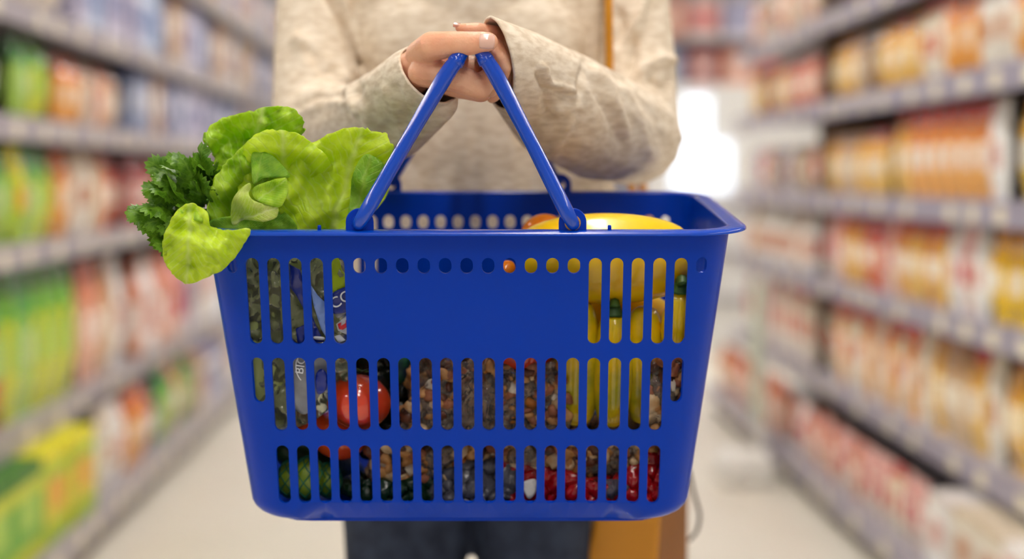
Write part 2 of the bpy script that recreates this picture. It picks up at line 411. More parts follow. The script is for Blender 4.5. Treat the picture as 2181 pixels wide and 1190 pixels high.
def carton(w, h, t, p, gl=False):
    a, b, c, d = [pm(x, gl) for x in PAL[p]]; V = []; Fc = []; fm = []
    zs = [0, .2 * h, .35 * h, .7 * h, .85 * h, h]; ys = [-w / 2, -w * .3, w * .3, w / 2]; xs = [-t / 2, t / 2]
    for x in xs:
        for z in zs:
            for y in ys: V.append((x, y, z))
    nz, ny = len(zs), len(ys)
    I = lambda xi, zi, yi: (xi * nz + zi) * ny + yi
    for xi in (0, 1):
        for zi in range(nz - 1):
            for yi in range(ny - 1):
                Fc.append((I(xi, zi, yi), I(xi, zi, yi + 1), I(xi, zi + 1, yi + 1), I(xi, zi + 1, yi)))
                fm.append(3 if zi == 4 else (2 if (zi in (2,) and yi == 1) else (1 if zi in (0, 3) else 0)))
    for zi in range(nz - 1):
        for yi in (0, ny - 1): Fc.append((I(0, zi, yi), I(1, zi, yi), I(1, zi + 1, yi), I(0, zi + 1, yi))); fm.append(0 if zi < 4 else 3)
    for yi in range(ny - 1):
        for zi in (0, nz - 1): Fc.append((I(0, zi, yi), I(1, zi, yi), I(1, zi, yi + 1), I(0, zi, yi + 1))); fm.append(3 if zi else 0)
    return mesh('carton', V, Fc, [a, b, c, d], fm=fm, smooth=False)
def bottle(w, h, t, p, gl=True):
    a, b, c, d = [pm(x, True) for x in PAL[p]]; r = w / 2 * .92
    pr = [(r * .9, 0), (r, .02 * h), (r, .2 * h), (r * .96, .22 * h), (r * .96, .55 * h), (r, .57 * h), (r * .95, .66 * h), (r * .6, .77 * h), (r * .34, .84 * h), (r * .32, .9 * h), (r * .4, .9 * h), (r * .4, h)]
    V, Fc = lathe(pr, 14); fm = []
    for i in range(len(pr) - 1): fm += [{3: 2, 9: 3, 10: 3}.get(i, 1 if i < 2 else 0)] * 14
    fm += [0, 3]
    return mesh('bottle', V, Fc, [a, b, c, d], fm=fm, sharp=50)
def jar(w, h, t, p, gl=True):
    a, b, c, d = [pm(x, True) for x in PAL[p]]; r = w / 2 * .94
    pr = [(r * .9, 0), (r, .05 * h), (r, .18 * h), (r * 1.005, .19 * h), (r * 1.005, .6 * h), (r, .62 * h), (r, .74 * h), (r * .82, .82 * h), (r * .88, .83 * h), (r * .88, h)]
    V, Fc = lathe(pr, 14); fm = []
    for i in range(len(pr) - 1): fm += [{3: 2, 7: 3, 8: 3}.get(i, 0)] * 14
    fm += [0, 3]
    return mesh('jar', V, Fc, [a, b, c, d], fm=fm, sharp=50)
KIND = {'bag': (pouch, 'snack_bag', 'bag'), 'box': (carton, 'food_carton', 'carton'), 'bottle': (bottle, 'drink_bottle', 'bottle'), 'jar': (jar, 'food_jar', 'jar')}
lvlname = {'left': ['bottom', 'second-lowest', 'third-lowest', 'fourth-lowest', 'fifth-lowest', 'top'], 'right': ['bottom', 'second-lowest', 'third-lowest', 'fourth-lowest', 'fifth-lowest', 'sixth-lowest', 'top']}
adj = {'bag': 'bag', 'box': 'carton', 'bottle': 'bottle', 'jar': 'jar'}
CACHE = {}; COUNT = {}
def row(side, lvl, ya, yb, kind, pals, w, h, t=None, gap=.006, stack=1):
    h = h if lvl == 0 else min(h * 1.1, (LV[side] + [LV[side][-1] + .35])[lvl + 1] - LV[side][lvl] - .062)
    """one front row of products, each an object of its own, standing on its shelf"""
    s = -1 if side == 'left' else 1; z = LV[side][lvl]; t = t or w * .6; y = ya; n = 0
    while y + w < yb + .001:
        bl = [b for b in BAYS[side] if y < b + .03 < y + w + .045]
        if bl:
            y = bl[0] + .03
            if y + w > yb: break
        p = pals[n % len(pals)] if len(pals) < 3 else R_.choice(pals); n += 1
        key = (kind, p, w, h, t, R_.randrange(2))
        if key not in CACHE: CACHE[key] = KIND[kind][0](w, h, t, p)
        bi = max(i for i, b in enumerate(BAYS[side]) if b <= y + .001)
        for q in range(stack):
            o = bpy.data.objects.new(KIND[kind][1], CACHE[key]); COL.objects.link(o)
            o.location = (s * (shelf_x(side, lvl) + .02 + t / 2 + .012 * R_.random()), y + w / 2, z + q * h + .0005)
            o.rotation_euler = (0, 0, (0 if s > 0 else PI) + R_.uniform(-.05, .05) * (kind != 'box'))
            ck = (side, lvl, bi); COUNT[ck] = COUNT.get(ck, 0) + 1
            tag(o, '%s %s, %s along the %s shelf of the %s %s bay' % (p, adj[kind], ORD[COUNT[ck] - 1] if COUNT[ck] <= 30 else 'number %d' % COUNT[ck], lvlname[side][lvl], bayname[bi], side), KIND[kind][2],
                '%s packs on the %s shelves' % (adj[kind], side))
        y += w + gap + R_.random() * .012
# left run
row('left', 0, 2.75, 4.42, 'box', ['yellow and lime', 'lime green', 'yellow and lime'], .24, .25, .2)
row('left', 0, 4.43, 4.76, 'bag', ['cream', 'white'], .15, .26)
row('left', 0, 4.77, 5.1, 'bag', ['orange'], .15, .26)
row('left', 0, 5.1, 5.26, 'bag', ['navy'], .13, .24)
row('left', 0, 5.34, 5.9, 'bag', ['leaf green', 'salmon'], .17, .26)
row('left', 0, 5.9, 10.5, 'box', ['lilac', 'pale blue', 'white', 'beige', 'grey blue'], .22, .24, .16)
row('left', 1, 2.75, 4.62, 'bag', ['lime green', 'green and red', 'lime green', 'leaf green'], .125, .40)
row('left', 1, 4.63, 5.28, 'bag', ['cream', 'beige', 'white', 'tan', 'salmon'], .13, .36)
row('left', 1, 5.34, 6.3, 'bottle', ['white', 'pink and white', 'salmon', 'lilac'], .10, .34)
row('left', 1, 6.3, 10.5, 'box', ['pale blue', 'lilac', 'beige', 'white', 'grey blue'], .18, .3, .12)
row('left', 2, 2.75, 4.40, 'bag', ['lime green', 'green and red', 'leaf green', 'green and red', 'yellow and lime'], .12, .27)
row('left', 2, 4.41, 4.56, 'bag', ['orange'], .13, .27)
row('left', 2, 4.56, 5.0, 'bag', ['beige', 'cream', 'tan'], .12, .26)
row('left', 2, 5.0, 5.8, 'bag', ['burgundy', 'red', 'burgundy'], .14, .25)
row('left', 2, 5.9, 10.5, 'box', ['grey blue', 'lilac', 'beige', 'tan', 'pale blue'], .16, .24, .1)
row('left', 3, 2.75, 4.02, 'bag', ['deep green', 'lime green'], .15, .25)
row('left', 3, 4.03, 4.35, 'bag', ['leaf green', 'lime green'], .13, .23)
row('left', 3, 4.42, 4.74, 'bag', ['orange', 'orange'], .13, .2)
row('left', 3, 4.76, 5.25, 'bag', ['beige', 'salmon', 'tan'], .12, .2)
row('left', 3, 5.34, 10.5, 'box', ['grey blue', 'lilac', 'navy', 'grey blue', 'tan'], .15, .22, .1)
row('left', 4, 2.75, 4.6, 'bag', ['tan', 'beige', 'lilac', 'dark brown'], .16, .27)
row('left', 4, 4.6, 10.5, 'box', ['lilac', 'grey blue', 'pale blue', 'tan', 'navy', 'beige'], .16, .25, .12)
row('left', 5, 5.4, 10.5, 'box', ['tan', 'lilac', 'grey blue', 'beige'], .2, .27, .14)
# right run
row('right', 0, 2.75, 3.65, 'box', ['white', 'cream', 'white and red'], .16, .19, .12)
row('right', 0, 3.66, 5.25, 'bag', ['pink and white', 'white and red', 'red and cream', 'pink and white', 'salmon'], .09, .19)
row('right', 0, 5.34, 6.7, 'bag', ['salmon', 'orange', 'salmon'], .14, .21)
row('right', 1, 2.75, 3.5, 'bag', ['bright yellow', 'golden'], .17, .31)
row('right', 1, 3.5, 5.25, 'bag', ['red and cream', 'golden', 'red and orange', 'cream', 'tan', 'red and gold'], .10, .26)
row('right', 1, 5.34, 6.7, 'bag', ['pink and white', 'cream', 'red and cream', 'beige'], .10, .26)
row('right', 2, 2.75, 3.6, 'bag', ['bright yellow', 'white', 'bright yellow'], .11, .25)
row('right', 2, 3.6, 5.25, 'bag', ['red and cream', 'red and orange', 'red and gold', 'white', 'red', 'pink and white'], .09, .23)
row('right', 2, 5.34, 6.7, 'bottle', ['cream', 'white', 'tan', 'beige'], .1, .25)
row('right', 3, 2.75, 3.5, 'bag', ['bright yellow', 'golden'], .12, .27)
row('right', 3, 3.5, 4.5, 'bag', ['red and orange', 'white', 'red and gold', 'red and orange'], .10, .27)
row('right', 3, 4.5, 5.25, 'bag', ['golden', 'tan', 'red and gold'], .11, .20)
row('right', 3, 5.34, 6.7, 'bag', ['pink and white', 'beige', 'tan', 'lilac', 'dark brown'], .12, .18)
row('right', 4, 2.75, 4.2, 'bag', ['golden', 'red and orange', 'cream', 'orange', 'red and cream'], .11, .26)
row('right', 4, 4.2, 5.25, 'bag', ['golden', 'red and gold', 'tan', 'dark brown'], .13, .21)
row('right', 4, 5.34, 6.7, 'bag', ['tan', 'salmon', 'golden', 'red', 'dark brown'], .12, .2)
row('right', 5, 4.4, 5.25, 'bag', ['tan', 'dark brown'], .16, .24)
row('right', 5, 5.34, 6.7, 'bag', ['tan', 'salmon', 'beige'], .14, .25)

# white wire dump-bin card sticking out of the right shelf, pale green pillar label
t = thing('shelf_talker', (1.14, 5.36, .03), 'pale green and white upright shelf card on the post between right bays', 'sign')
v, f = box_vf(1.095, 1.11, 5.27, 5.37, .2, .72); obj('card', v, f, mat('pale_green_card', 'c4d2bc', .6), t, smooth=False)
v, f = box_vf(1.112, 1.13, 5.28, 5.36, .03, .74); obj('backing', v, f, m_white, t, smooth=False)
t = thing('floor_stopper', (1.02, 5.1, 0), 'low white bumper on the floor at the foot of the right shelves', 'bumper')
v, f = box_vf(.92, 1.12, 5.02, 5.22, .0, .10); bevel(obj('bumper_block', v, f, m_white, t, smooth=False), .02, 3)
v, f = box_vf(.94, 1.10, 5.04, 5.20, .10, .112); obj('bumper_cap', v, f, mat('bumper_cap', 'f2f0ea', .3), t, smooth=False)

# lit chiller cabinet beyond the end of the right run
m_lit = mat('backlit_panel', 'e8f1ff', .5, emit=1.1)
t = thing('chiller_cabinet', (1.75, 9.3, 0), 'tall white backlit chiller cabinet beyond the end of the right shelving', 'cabinet')
v, f = box_vf(1.25, 2.6, 9.3, 10.0, 0, 1.72); obj('cabinet_body', v, f, m_white, t, smooth=False)
v, f = boxes_vf([(1.42, 1.60, 9.27, 9.295, 1.36, 1.64), (1.36, 1.74, 9.27, 9.295, 1.02, 1.345)]); obj('lit_panel', v, f, m_lit, t, smooth=False)
v, f = boxes_vf([(1.3, 2.55, 9.22, 9.29, z, z + .03) for z in (.3, .6, .9)]); obj('cabinet_shelf', v, f, m_shelf, t, smooth=False)
t = thing('wall_rack', (1.9, 11.5, 0), 'far tall rack of reddish and grey goods behind the chiller cabinet', 'rack')
v, f = boxes_vf([(.9, 3.4, 11.5, 11.9, z, z + .04) for z in (.2, .6, 1.0, 1.4, 1.8, 2.2)] + [(.9, 3.4, 11.9, 11.95, 0, 2.6)]); obj('rack_frame', v, f, m_shelf, t, smooth=False)
n = 0
for z in (.64, 1.04, 1.44, 1.84, 2.24):
    for i in range(8):
        p = ['salmon', 'lilac', 'burgundy', 'pink and white', 'grey blue'][(i * 3 + n) % 5]; key = ('box', p, .24, .3, .2)
        if key not in CACHE: CACHE[key] = carton(.24, .3, .2, p)
        o = bpy.data.objects.new('food_carton', CACHE[key]); COL.objects.link(o); o.location = (1.06 + i * .29, 11.62, z + .0005); o.rotation_euler = (0, 0, PI / 2)
        tag(o, '%s carton, %s from the left on the %s tier of the far rack' % (p, ORD[i], ORD[n]), 'carton', 'cartons on the far rack')
    n += 1

# ================================================================== BASKET
m_blue = mat('basket_blue', '0038b0', .3, bump=.02, bscale=300, spec=.1, coat=.06)
m_blueh = mat('handle_blue', '0044bc', .22, spec=.4, coat=.5)
BC = F(-.039, 1.2 + .165, 1.0876); TILT = math.radians(5.5)
BM = Matrix.Translation(BC) @ Matrix.Rotation(-YAW, 4, 'Z') @ Matrix.Rotation(TILT, 4, 'X')
A0, B0, CR, TOT, RB = .231, .151, .042, .272, .02
V1 = TOT - RB; VE = V1 + RB * PI / 2
def prof(v):
    if v <= V1: return .11 * v, -v
    q = (v - V1) / RB; return .11 * V1 + RB * (1 - math.cos(q)), -(V1 + RB * math.sin(q))
def rr(side, s, v, ext=0, zo=0):
    """point on the basket wall: s metres along the side from its middle, v metres down"""
    o, z = prof(v); a, b = (A0, B0) if side in (0, 2) else (B0, A0); o -= ext
    r = max(CR + (0 if v <= V1 else -(o - .11 * V1) * .5) + ext, .012); a -= o; b -= o
    if abs(s) <= a - r: x, y = s, -b
    else:
        ph = (abs(s) - (a - r)) / r; x = math.copysign(a - r + r * math.sin(ph), s); y = -(b - r) - r * math.cos(ph)
    z += zo
    c, q = [(1, 0), (0, 1), (-1, 0), (0, -1)][side]
    return BM @ Vector((c * x - q * y, q * x + c * y, z))
def Lq(side, v):
    o, z = prof(v); a = A0 if side in (0, 2) else B0; r = max(CR + (0 if v <= V1 else -(o - .11 * V1) * .5), .012)
    return a - o - r + r * PI / 4
def stadium(cx, v0, v1, w):
    r = w / 2; P = []
    for i in range(9): a = PI + PI * i / 8; P.append((cx + r * math.cos(a), v0 + r + r * math.sin(a)))
    for i in range(9): a = PI * i / 8; P.append((cx + r * math.cos(a), v1 - r + r * math.sin(a)))
    return P
PIT = .01846; SW = .0113
def slots(side):
    H = []
    K = 11 if side in (0, 2) else 4
    for k in range(-K, K + 1):
        x = k * PIT
        small = (abs(k) <= 5 and K == 11) or abs(k) == K
        H.append(stadium(x, .0235, .0375 if small else .1012, .0108 if small else SW))
    for k in range(-(K - 1), K): H.append(stadium(k * PIT, .1135, .1555 if abs(k) == K - 1 else .1818, SW))
    for k in range(-(K - 2), K - 1): H.append(stadium(k * PIT, .1955, .2515, SW))
    return H
basket = thing('shopping_basket', BM @ Vector((0, 0, -TOT)), 'blue plastic shopping basket with slotted sides, held up in both hands', 'basket')
vl = [0] + [.006 * q for q in range(1, 41)] + [V1 - .005, V1] + [V1 + RB * PI / 2 * i / 6 for i in range(1, 7)]
VV = []; FF = []
for side in range(4):
    hs = slots(side)
    out = [(Lq(side, v), v) for v in vl]; L0 = Lq(side, 0); LE = Lq(side, VE)
    nb = 24; bot = [(LE * (1 - 2 * i / nb), VE) for i in range(1, nb)]
    arcs = []
    outline = out + bot + [(-s, v) for s, v in reversed(out)] + [(-L0 * (1 - 2 * i / 40), 0) for i in range(1, 40)]
    grid = []
    for v in [.012, .045, .1075, .108, .16, .188, .2, V1 - .012] + vl[42:-1]:
        L = Lq(side, v); a = (A0 if side in (0, 2) else B0) - prof(v)[0]; r = L - (L - CR * PI / 4)
        st = L - CR * PI / 4
        for q in range(1, 5):
            for sg in (1, -1): grid.append((sg * (st + (L - st) * q / 5), v))
        for sg in (1, -1): grid.append((sg * st, v))
    vv_ = .006
    while vv_ < V1:
        L = Lq(side, vv_); st = L - CR * PI / 4
        for q in range(0, 6):
            for sg in (1, -1): grid.append((sg * (st + (L - st) * (q + .5) / 6.4), vv_ + .0011 * (q % 2)))
        vv_ += .006
    grid = [g for g in grid if not any(in_poly(g[0], g[1], h) for h in hs)]
    V, T = cdt(outline, hs, grid)
    n = len(VV); VV += [rr(side, p.x, p.y) for p in V]; FF += [tuple(i + n for i in t) for t in T]
# floor plate
n = len(VV); ring = []
for side in range(4):
    LE = Lq(side, VE); nb = 24
    for i in range(nb): ring.append(rr(side, -LE + 2 * LE * i / nb, VE))
VV += ring; VV.append(BM @ Vector((0, 0, -TOT))); FF += [(n + i, n + (i + 1) % len(ring), len(VV) - 1) for i in range(len(ring))]
me = bpy.data.meshes.new('basket_shell'); me.from_pydata([tuple(v) for v in VV], [], FF); me.materials.append(m_blue)
bm = bmesh.new(); bm.from_mesh(me); bmesh.ops.remove_doubles(bm, verts=bm.verts, dist=.0002); bmesh.ops.recalc_face_normals(bm, faces=bm.faces)
bm.normal_update()
ff = max(bm.faces, key=lambda q: (q.calc_center_median() - BM @ Vector((0, 0, 0))).length)
if ff.normal.dot(ff.calc_center_median() - (BM @ Vector((0, 0, -.1)))) < 0: bmesh.ops.reverse_faces(bm, faces=bm.faces)
bm.to_mesh(me); bm.free(); me.polygons.foreach_set('use_smooth', [True] * len(me.polygons))
shell = put('basket_shell', me, basket)
md = shell.modifiers.new('solid', 'SOLIDIFY'); md.thickness = .0028; md.offset = -1; md.use_quality_normals = True
dg = bpy.context.evaluated_depsgraph_get(); dg.update(); sme_ = bpy.data.meshes.new_from_object(shell.evaluated_get(dg)); shell.modifiers.clear(); shell.data = sme_
sme_.set_sharp_from_angle(angle=math.radians(40))
# rim: rolled section swept round the top
sec = [(-.0028, -.002), (-.0030, .0008), (-.0015, .0016), (.003, .0019), (.009, .0017), (.0130, .0008), (.0142, -.0004), (.0143, -.0020), (.0132, -.0024), (.0122, -.0012), (.003, -.0016), (.0004, -.003)]
V = []; Fc = []; ns = 0
for side in range(4):
    L = Lq(side, 0); N_ = 30; st = L - CR * PI / 4
    ss = [-L + CR * PI / 4 * i / 8 for i in range(8)] + [-st + 2 * st * i / 12 for i in range(12)] + [st + CR * PI / 4 * i / 8 for i in range(8)]
    for s0 in ss:
        for (e, z) in sec:
            # scale the arc so the rim keeps the same corner centre
            a_, b_ = (A0, B0) if side in (0, 2) else (B0, A0)
            if abs(s0) <= st: x, y = s0, -(b_ + e)
            else:
                ph = (abs(s0) - st) / CR; x = math.copysign(a_ - CR + (CR + e) * math.sin(ph), s0); y = -(b_ - CR) - (CR + e) * math.cos(ph)
            c, q = [(1, 0), (0, 1), (-1, 0), (0, -1)][side]
            V.append(BM @ Vector((c * x - q * y, q * x + c * y, z)))
        ns += 1
k = len(sec)
for i in range(ns):
    for j in range(k):
        i2 = (i + 1) % ns; j2 = (j + 1) % k; Fc.append((i * k + j, i2 * k + j, i2 * k + j2, i * k + j2))
obj('rim', V, Fc, m_blueh, basket, sharp=70)
# base foot
ft = []
V, Fc = [], []
for i in range(len(ring)):
    p = BM.inverted() @ ring[i]
    for sc_, z in ((.985, -TOT + .001), (.985, -TOT - .0035), (.95, -TOT - .0035), (.95, -TOT + .001)): V.append(BM @ Vector((p.x * sc_, p.y * sc_, z)))
for i in range(len(ring)):
    for j in range(4):
        i2 = (i + 1) % len(ring); j2 = (j + 1) % 4; Fc.append((i * 4 + j, i2 * 4 + j, i2 * 4 + j2, i * 4 + j2))
obj('base_foot', V, Fc, m_blue, basket, sharp=40)
# lugs: semicircular hinge plates with an eye, four of them
LX = .0905
def lug(sx, sy):
    P = []; r = .0118; h = .0085
    for i in range(13): a = PI * i / 12; P.append((r * math.cos(a), h + r * math.sin(a)))
    P = [(r, -.001)] + P + [(-r, -.001)]
    hole = [(.0052 * math.cos(2 * PI * i / 16), h - .0005 + .0052 * math.sin(2 * PI * i / 16)) for i in range(16)]
    V, T = cdt(P, [hole], []); y = sy * (B0 + .004)
    X = [BM @ Vector((sx * LX + p.x, y, p.y)) for p in V]
    o = obj('lug', X, T, m_blue, basket, smooth=False)
    md = o.modifiers.new('solid', 'SOLIDIFY'); md.thickness = .004; md.offset = 0
    md = o.modifiers.new('bev', 'BEVEL'); md.width = .0009; md.segments = 2; md.limit_method = 'ANGLE'
    hp = [BM @ Vector((sx * LX + .0058 * math.cos(2 * PI * i / 24), y - sy * -.002, h - .0005 + .0058 * math.sin(2 * PI * i / 24))) for i in range(25)]
    V, Fc = tube_vf(hp, .0012, 6)
    e = obj('lug_eye', V, Fc, mat('brass_ring' if (sx > 0 and sy < 0) else 'basket_blue', 'c89030', .3), o)
for sx in (-1, 1):
    for sy in (-1, 1): lug(sx, sy)
for x in (-.125, .122):
    p = BM @ Vector((x, -B0 - .004, .001)); V, Fc = tube_vf([p, p + Vector((0, 0, .004)), p + Vector((0, 0, .0048))], [.0016, .0016, .001], 8); obj('pin', V, Fc, m_blue, basket)
# the two bail handles, raised and meeting in the fist
def handle(sx):
    e = Vector((sx * LX, -B0 - .006, .008)); e2 = Vector((sx * LX, B0 + .006, .008))
    hx = sx * .0100
    top = BM.inverted() @ (W(978 if sx < 0 else 1029, 122 if sx < 0 else 119, 1.2225)); 
    topb = BM.inverted() @ (W(997 if sx < 0 else 1034, 112, 1.50))
    P = [BM @ e + F(0, .006, 0), BM @ e, BM @ (e + Vector((0, -.004, .002)))]
    mid = BM @ (e.lerp(top, .12) + Vector((0, -.005, 0)))
    a = [BM @ (e + Vector((0, .010, -.001))), BM @ (e + Vector((0, -.002, .0))), mid, BM @ (e.lerp(top, .5) + Vector((sx * .0015, 0, 0))), BM @ (e.lerp(top, .86) + Vector((sx * .0015, 0, .001))), BM @ top,
         BM @ (top + Vector((-sx * .002, .012, .004))), BM @ (top.lerp(topb, .2)+Vector((0, 0, .002))), BM @ (top.lerp(topb, .5)), BM @ (top.lerp(topb, .9)), BM @ topb, BM @ (e2.lerp(topb, .8)), BM @ (e2.lerp(topb, .4)), BM @ e2]
    rd = [.0045, .0056, .0066, .0060, .0072, .0062, .0054, .0072, .0072, .0072, .0058, .0058, .0052, .0042]
    k = 6; pts = catmull(a, k); rads = []
    for i in range(len(a) - 1):
        for j in range(k): rads.append(rd[i] + (rd[i + 1] - rd[i]) * j / k)
    rads.append(rd[-1])
    V, Fc = tube_vf(pts, rads, 18)
    o = obj('handle', V, Fc, m_blueh, basket)
    # collar ridge where the leg turns into the grip
    c = a[5]; d = (a[5] - a[4]).normalized()
    V, Fc = tube_vf([c - d * .007, c - d * .0064, c - d * .001, c - d * .0004], [.006, .0074, .0070, .0056], 18); obj('handle_collar', V, Fc, m_blueh, o)
handle(-1); handle(1)

# ================================================================== PERSON
m_skin = mat('skin', 'ecb492', .42, sss=.25, noisec='e6a684', nscale=60, bump=.12, bscale=420)
m_knit = mat('heather_knit', 'eee0cc', .95, noisec='d6c3aa', nscale=90, stretch=(.7, .7, 2.2), bump=.12, bscale=1100, spec=.15, detail=5)
m_jean = mat('dark_denim', '2b3140', .85, noisec='394152', nscale=40, bump=.3, bscale=700, spec=.2)
person = thing('person', F(-.045, 1.72, 0), 'person in a beige knit jumper and dark jeans holding the basket in both hands', 'person')
def c(px, py, d, r): return (W(px, py, d), r)
def px2(r, d): return r * d / FPX
def cp(px, py, d, rp): return (W(px, py, d), rp * d / FPX)
# --- right hand (picture left): thumb over the grips, fingers curled beneath
handA = [
 [cp(800, 242, 1.40, 36), cp(862, 168, 1.292, 46), cp(905, 135, 1.268, 44)],
 [cp(905, 130, 1.268, 42), cp(955, 138, 1.275, 38), cp(1005, 142, 1.268, 24)],
 [cp(895, 118, 1.262, 32), cp(920, 99, 1.234, 32), cp(960, 94, 1.226, 27.5), cp(1006, 92, 1.221, 25), cp(1030, 90, 1.220, 23), cp(1041, 89, 1.222, 20)],   # thumb
 [cp(898, 156, 1.252, 30), cp(962, 162, 1.243, 31), cp(1020, 186, 1.243, 28), cp(1050, 158, 1.246, 20), cp(1044, 125, 1.250, 18)],
 [cp(905, 150, 1.272, 28), cp(962, 178, 1.266, 28), cp(1024, 192, 1.264, 26), cp(1056, 165, 1.267, 20), cp(1050, 130, 1.270, 17)],
 [cp(905, 145, 1.292, 26), cp(958, 182, 1.288, 26), cp(1018, 192, 1.286, 23), cp(1052, 165, 1.288, 18), cp(1046, 130, 1.290, 15)],
 [cp(905, 140, 1.308, 24), cp(950, 180, 1.306, 22), cp(1005, 188, 1.306, 20), cp(1036, 165, 1.307, 16), cp(1030, 135, 1.308, 14)],
]
# --- left hand (picture right): wraps the fist from behind, thumb tip shows above
handB = [
 [cp(1150, 170, 1.34, 44), cp(1085, 128, 1.29, 38), cp(1052, 100, 1.275, 34)],
 [cp(1060, 100, 1.275, 30), cp(1040, 82, 1.262, 28)],
 [cp(1052, 76, 1.27, 22), cp(1016, 66, 1.255, 18), cp(994, 63, 1.252, 14), cp(980, 60, 1.253, 10.5)],   # thumb
 [cp(1054, 98, 1.246, 18), cp(1070, 126, 1.235, 17), cp(1075, 143, 1.236, 16), cp(1064, 175, 1.250, 14), cp(1046, 196, 1.256, 12)],
 [cp(1070, 100, 1.268, 19), cp(1078, 140, 1.262, 16), cp(1074, 182, 1.266, 15), cp(1052, 205, 1.272, 13)],
 [cp(1072, 100, 1.288, 19), cp(1080, 145, 1.284, 16), cp(1072, 188, 1.286, 14), cp(1048, 208, 1.29, 12)],
 [cp(1072, 105, 1.306, 18), cp(1078, 150, 1.304, 15), cp(1066, 186, 1.304, 13), cp(1040, 200, 1.306, 11)],
]
hA = organic(handA, .0013, 3); hB = organic(handB, .0013, 3)
def FB(x, y, z, r): return (F(-.045 + x, y, z), r)
bodych = [
 [FB(-.05, 1.72, .92, .085), FB(-.05, 1.72, 1.30, .09)], [FB(.05, 1.72, .92, .085), FB(.05, 1.72, 1.30, .09)], [FB(-.12, 1.73, 1.36, .045), FB(0, 1.72, 1.38, .06), FB(.12, 1.73, 1.36, .045)],
 [FB(0, 1.73, 1.36, .055), FB(0, 1.71, 1.50, .05)], [FB(0, 1.70, 1.60, .075), FB(0, 1.715, 1.66, .092)], [FB(0, 1.675, 1.545, .04), FB(0, 1.68, 1.60, .06)], [FB(0, 1.60, 1.605, .012), FB(0, 1.617, 1.64, .008)],
 [FB(-.085, 1.71, 1.615, .012), FB(-.085, 1.715, 1.64, .014)], [FB(.085, 1.71, 1.615, .012), FB(.085, 1.715, 1.64, .014)],
 [FB(-.155, 1.73, 1.35, .040), c(683, 0, 1.71, .032), c(676, 120, 1.68, .03), c(672, 258, 1.63, .028), c(760, 265, 1.50, .024), c(850, 180, 1.31, .020)],
 [FB(.155, 1.73, 1.35, .040), c(1345, 0, 1.71, .030), c(1355, 140, 1.68, .03), c(1352, 290, 1.62, .03), c(1230, 230, 1.44, .030), c(1130, 160, 1.33, .022)],
 [FB(-.083, 1.725, .9, .06), FB(-.085, 1.725, .5, .042), FB(-.085, 1.745, .09, .034)], [FB(.074, 1.725, .9, .06), FB(.075, 1.725, .5, .042), FB(.078, 1.745, .09, .034)],
]
hb = organic(bodych, .006, 3)
put('body', join_meshes([hA, hB, hb], [m_skin]), person)
# nails
m_nail = mat('fingernail', 'e9bba8', .2, coat=.6)
def nail(cx, cy, d, w, h, ang, name='fingernail', bulge=.0035, lab=None):
    V = []; Fc = []; nu, nv = 10, 8; ca, sa = math.cos(ang), math.sin(ang)
    for j in range(nv + 1):
        for i in range(nu + 1):
            u = i / nu * 2 - 1; v_ = j / nv * 2 - 1
            ex = u * (1 - .12 * v_ * v_); ey = v_ * (1 - .10 * u ** 4)
            x = ex * w; y = ey * h
            V.append(W(cx + x * ca - y * sa, cy + x * sa + y * ca, d + bulge * v_ * v_ + .0016 * max(u, 0) ** 2))
    for j in range(nv):
        for i in range(nu): k = j * (nu + 1) + i; Fc.append((k, k + 1, k + nu + 2, k + nu + 1))
    o = obj(name, V, Fc, m_nail, person); md = o.modifiers.new('s', 'SOLIDIFY'); md.thickness = .0012; md.offset = 0
nail(1037, 88, 1.2098, 16.5, 15.5, .04, bulge=.0028)
nail(974, 53.5, 1.2495, 9, 4.2, .18, bulge=.003)
# --- sweater
def P_(x, y, z, r): return (F(-.045 + x, y, z), r)
swT = [
 [P_(-.075, 1.72, .93, .098), P_(-.075, 1.72, 1.12, .095), P_(-.065, 1.715, 1.34, .095)], [P_(.075, 1.72, .93, .098), P_(.075, 1.72, 1.12, .095), P_(.065, 1.715, 1.34, .095)],
 [P_(0, 1.70, .93, .105), P_(0, 1.70, 1.12, .10), P_(0, 1.695, 1.32, .11)], [P_(-.055, 1.66, 1.27, .075), P_(.055, 1.66, 1.27, .075)],
 [P_(-.15, 1.73, 1.35, .055), P_(0, 1.73, 1.40, .07), P_(.15, 1.73, 1.35, .055)], [P_(0, 1.72, 1.38, .065), P_(0, 1.715, 1.46, .058)],
]
swL = [[P_(-.165, 1.73, 1.36, .052), cp(683, 0, 1.70, 92), cp(676, 120, 1.67, 92), cp(672, 262, 1.62, 92)],
 [cp(672, 262, 1.62, 92), cp(760, 268, 1.50, 84), cp(838, 224, 1.38, 86), cp(885, 172, 1.30, 74), cp(940, 148, 1.25, 72), cp(970, 135, 1.22, 70)],
 [cp(740, 330, 1.52, 60), cp(850, 278, 1.38, 60), cp(930, 215, 1.29, 48)]]
swR = [[P_(.165, 1.73, 1.36, .052), cp(1345, 0, 1.70, 80), cp(1355, 140, 1.67, 84), cp(1352, 290, 1.61, 96)],
 [cp(1352, 295, 1.61, 100), cp(1270, 265, 1.50, 118), cp(1190, 222, 1.40, 118), cp(1115, 158, 1.315, 92), cp(1050, 125, 1.26, 84), cp(985, 100, 1.22, 84)]]
parts_ = []
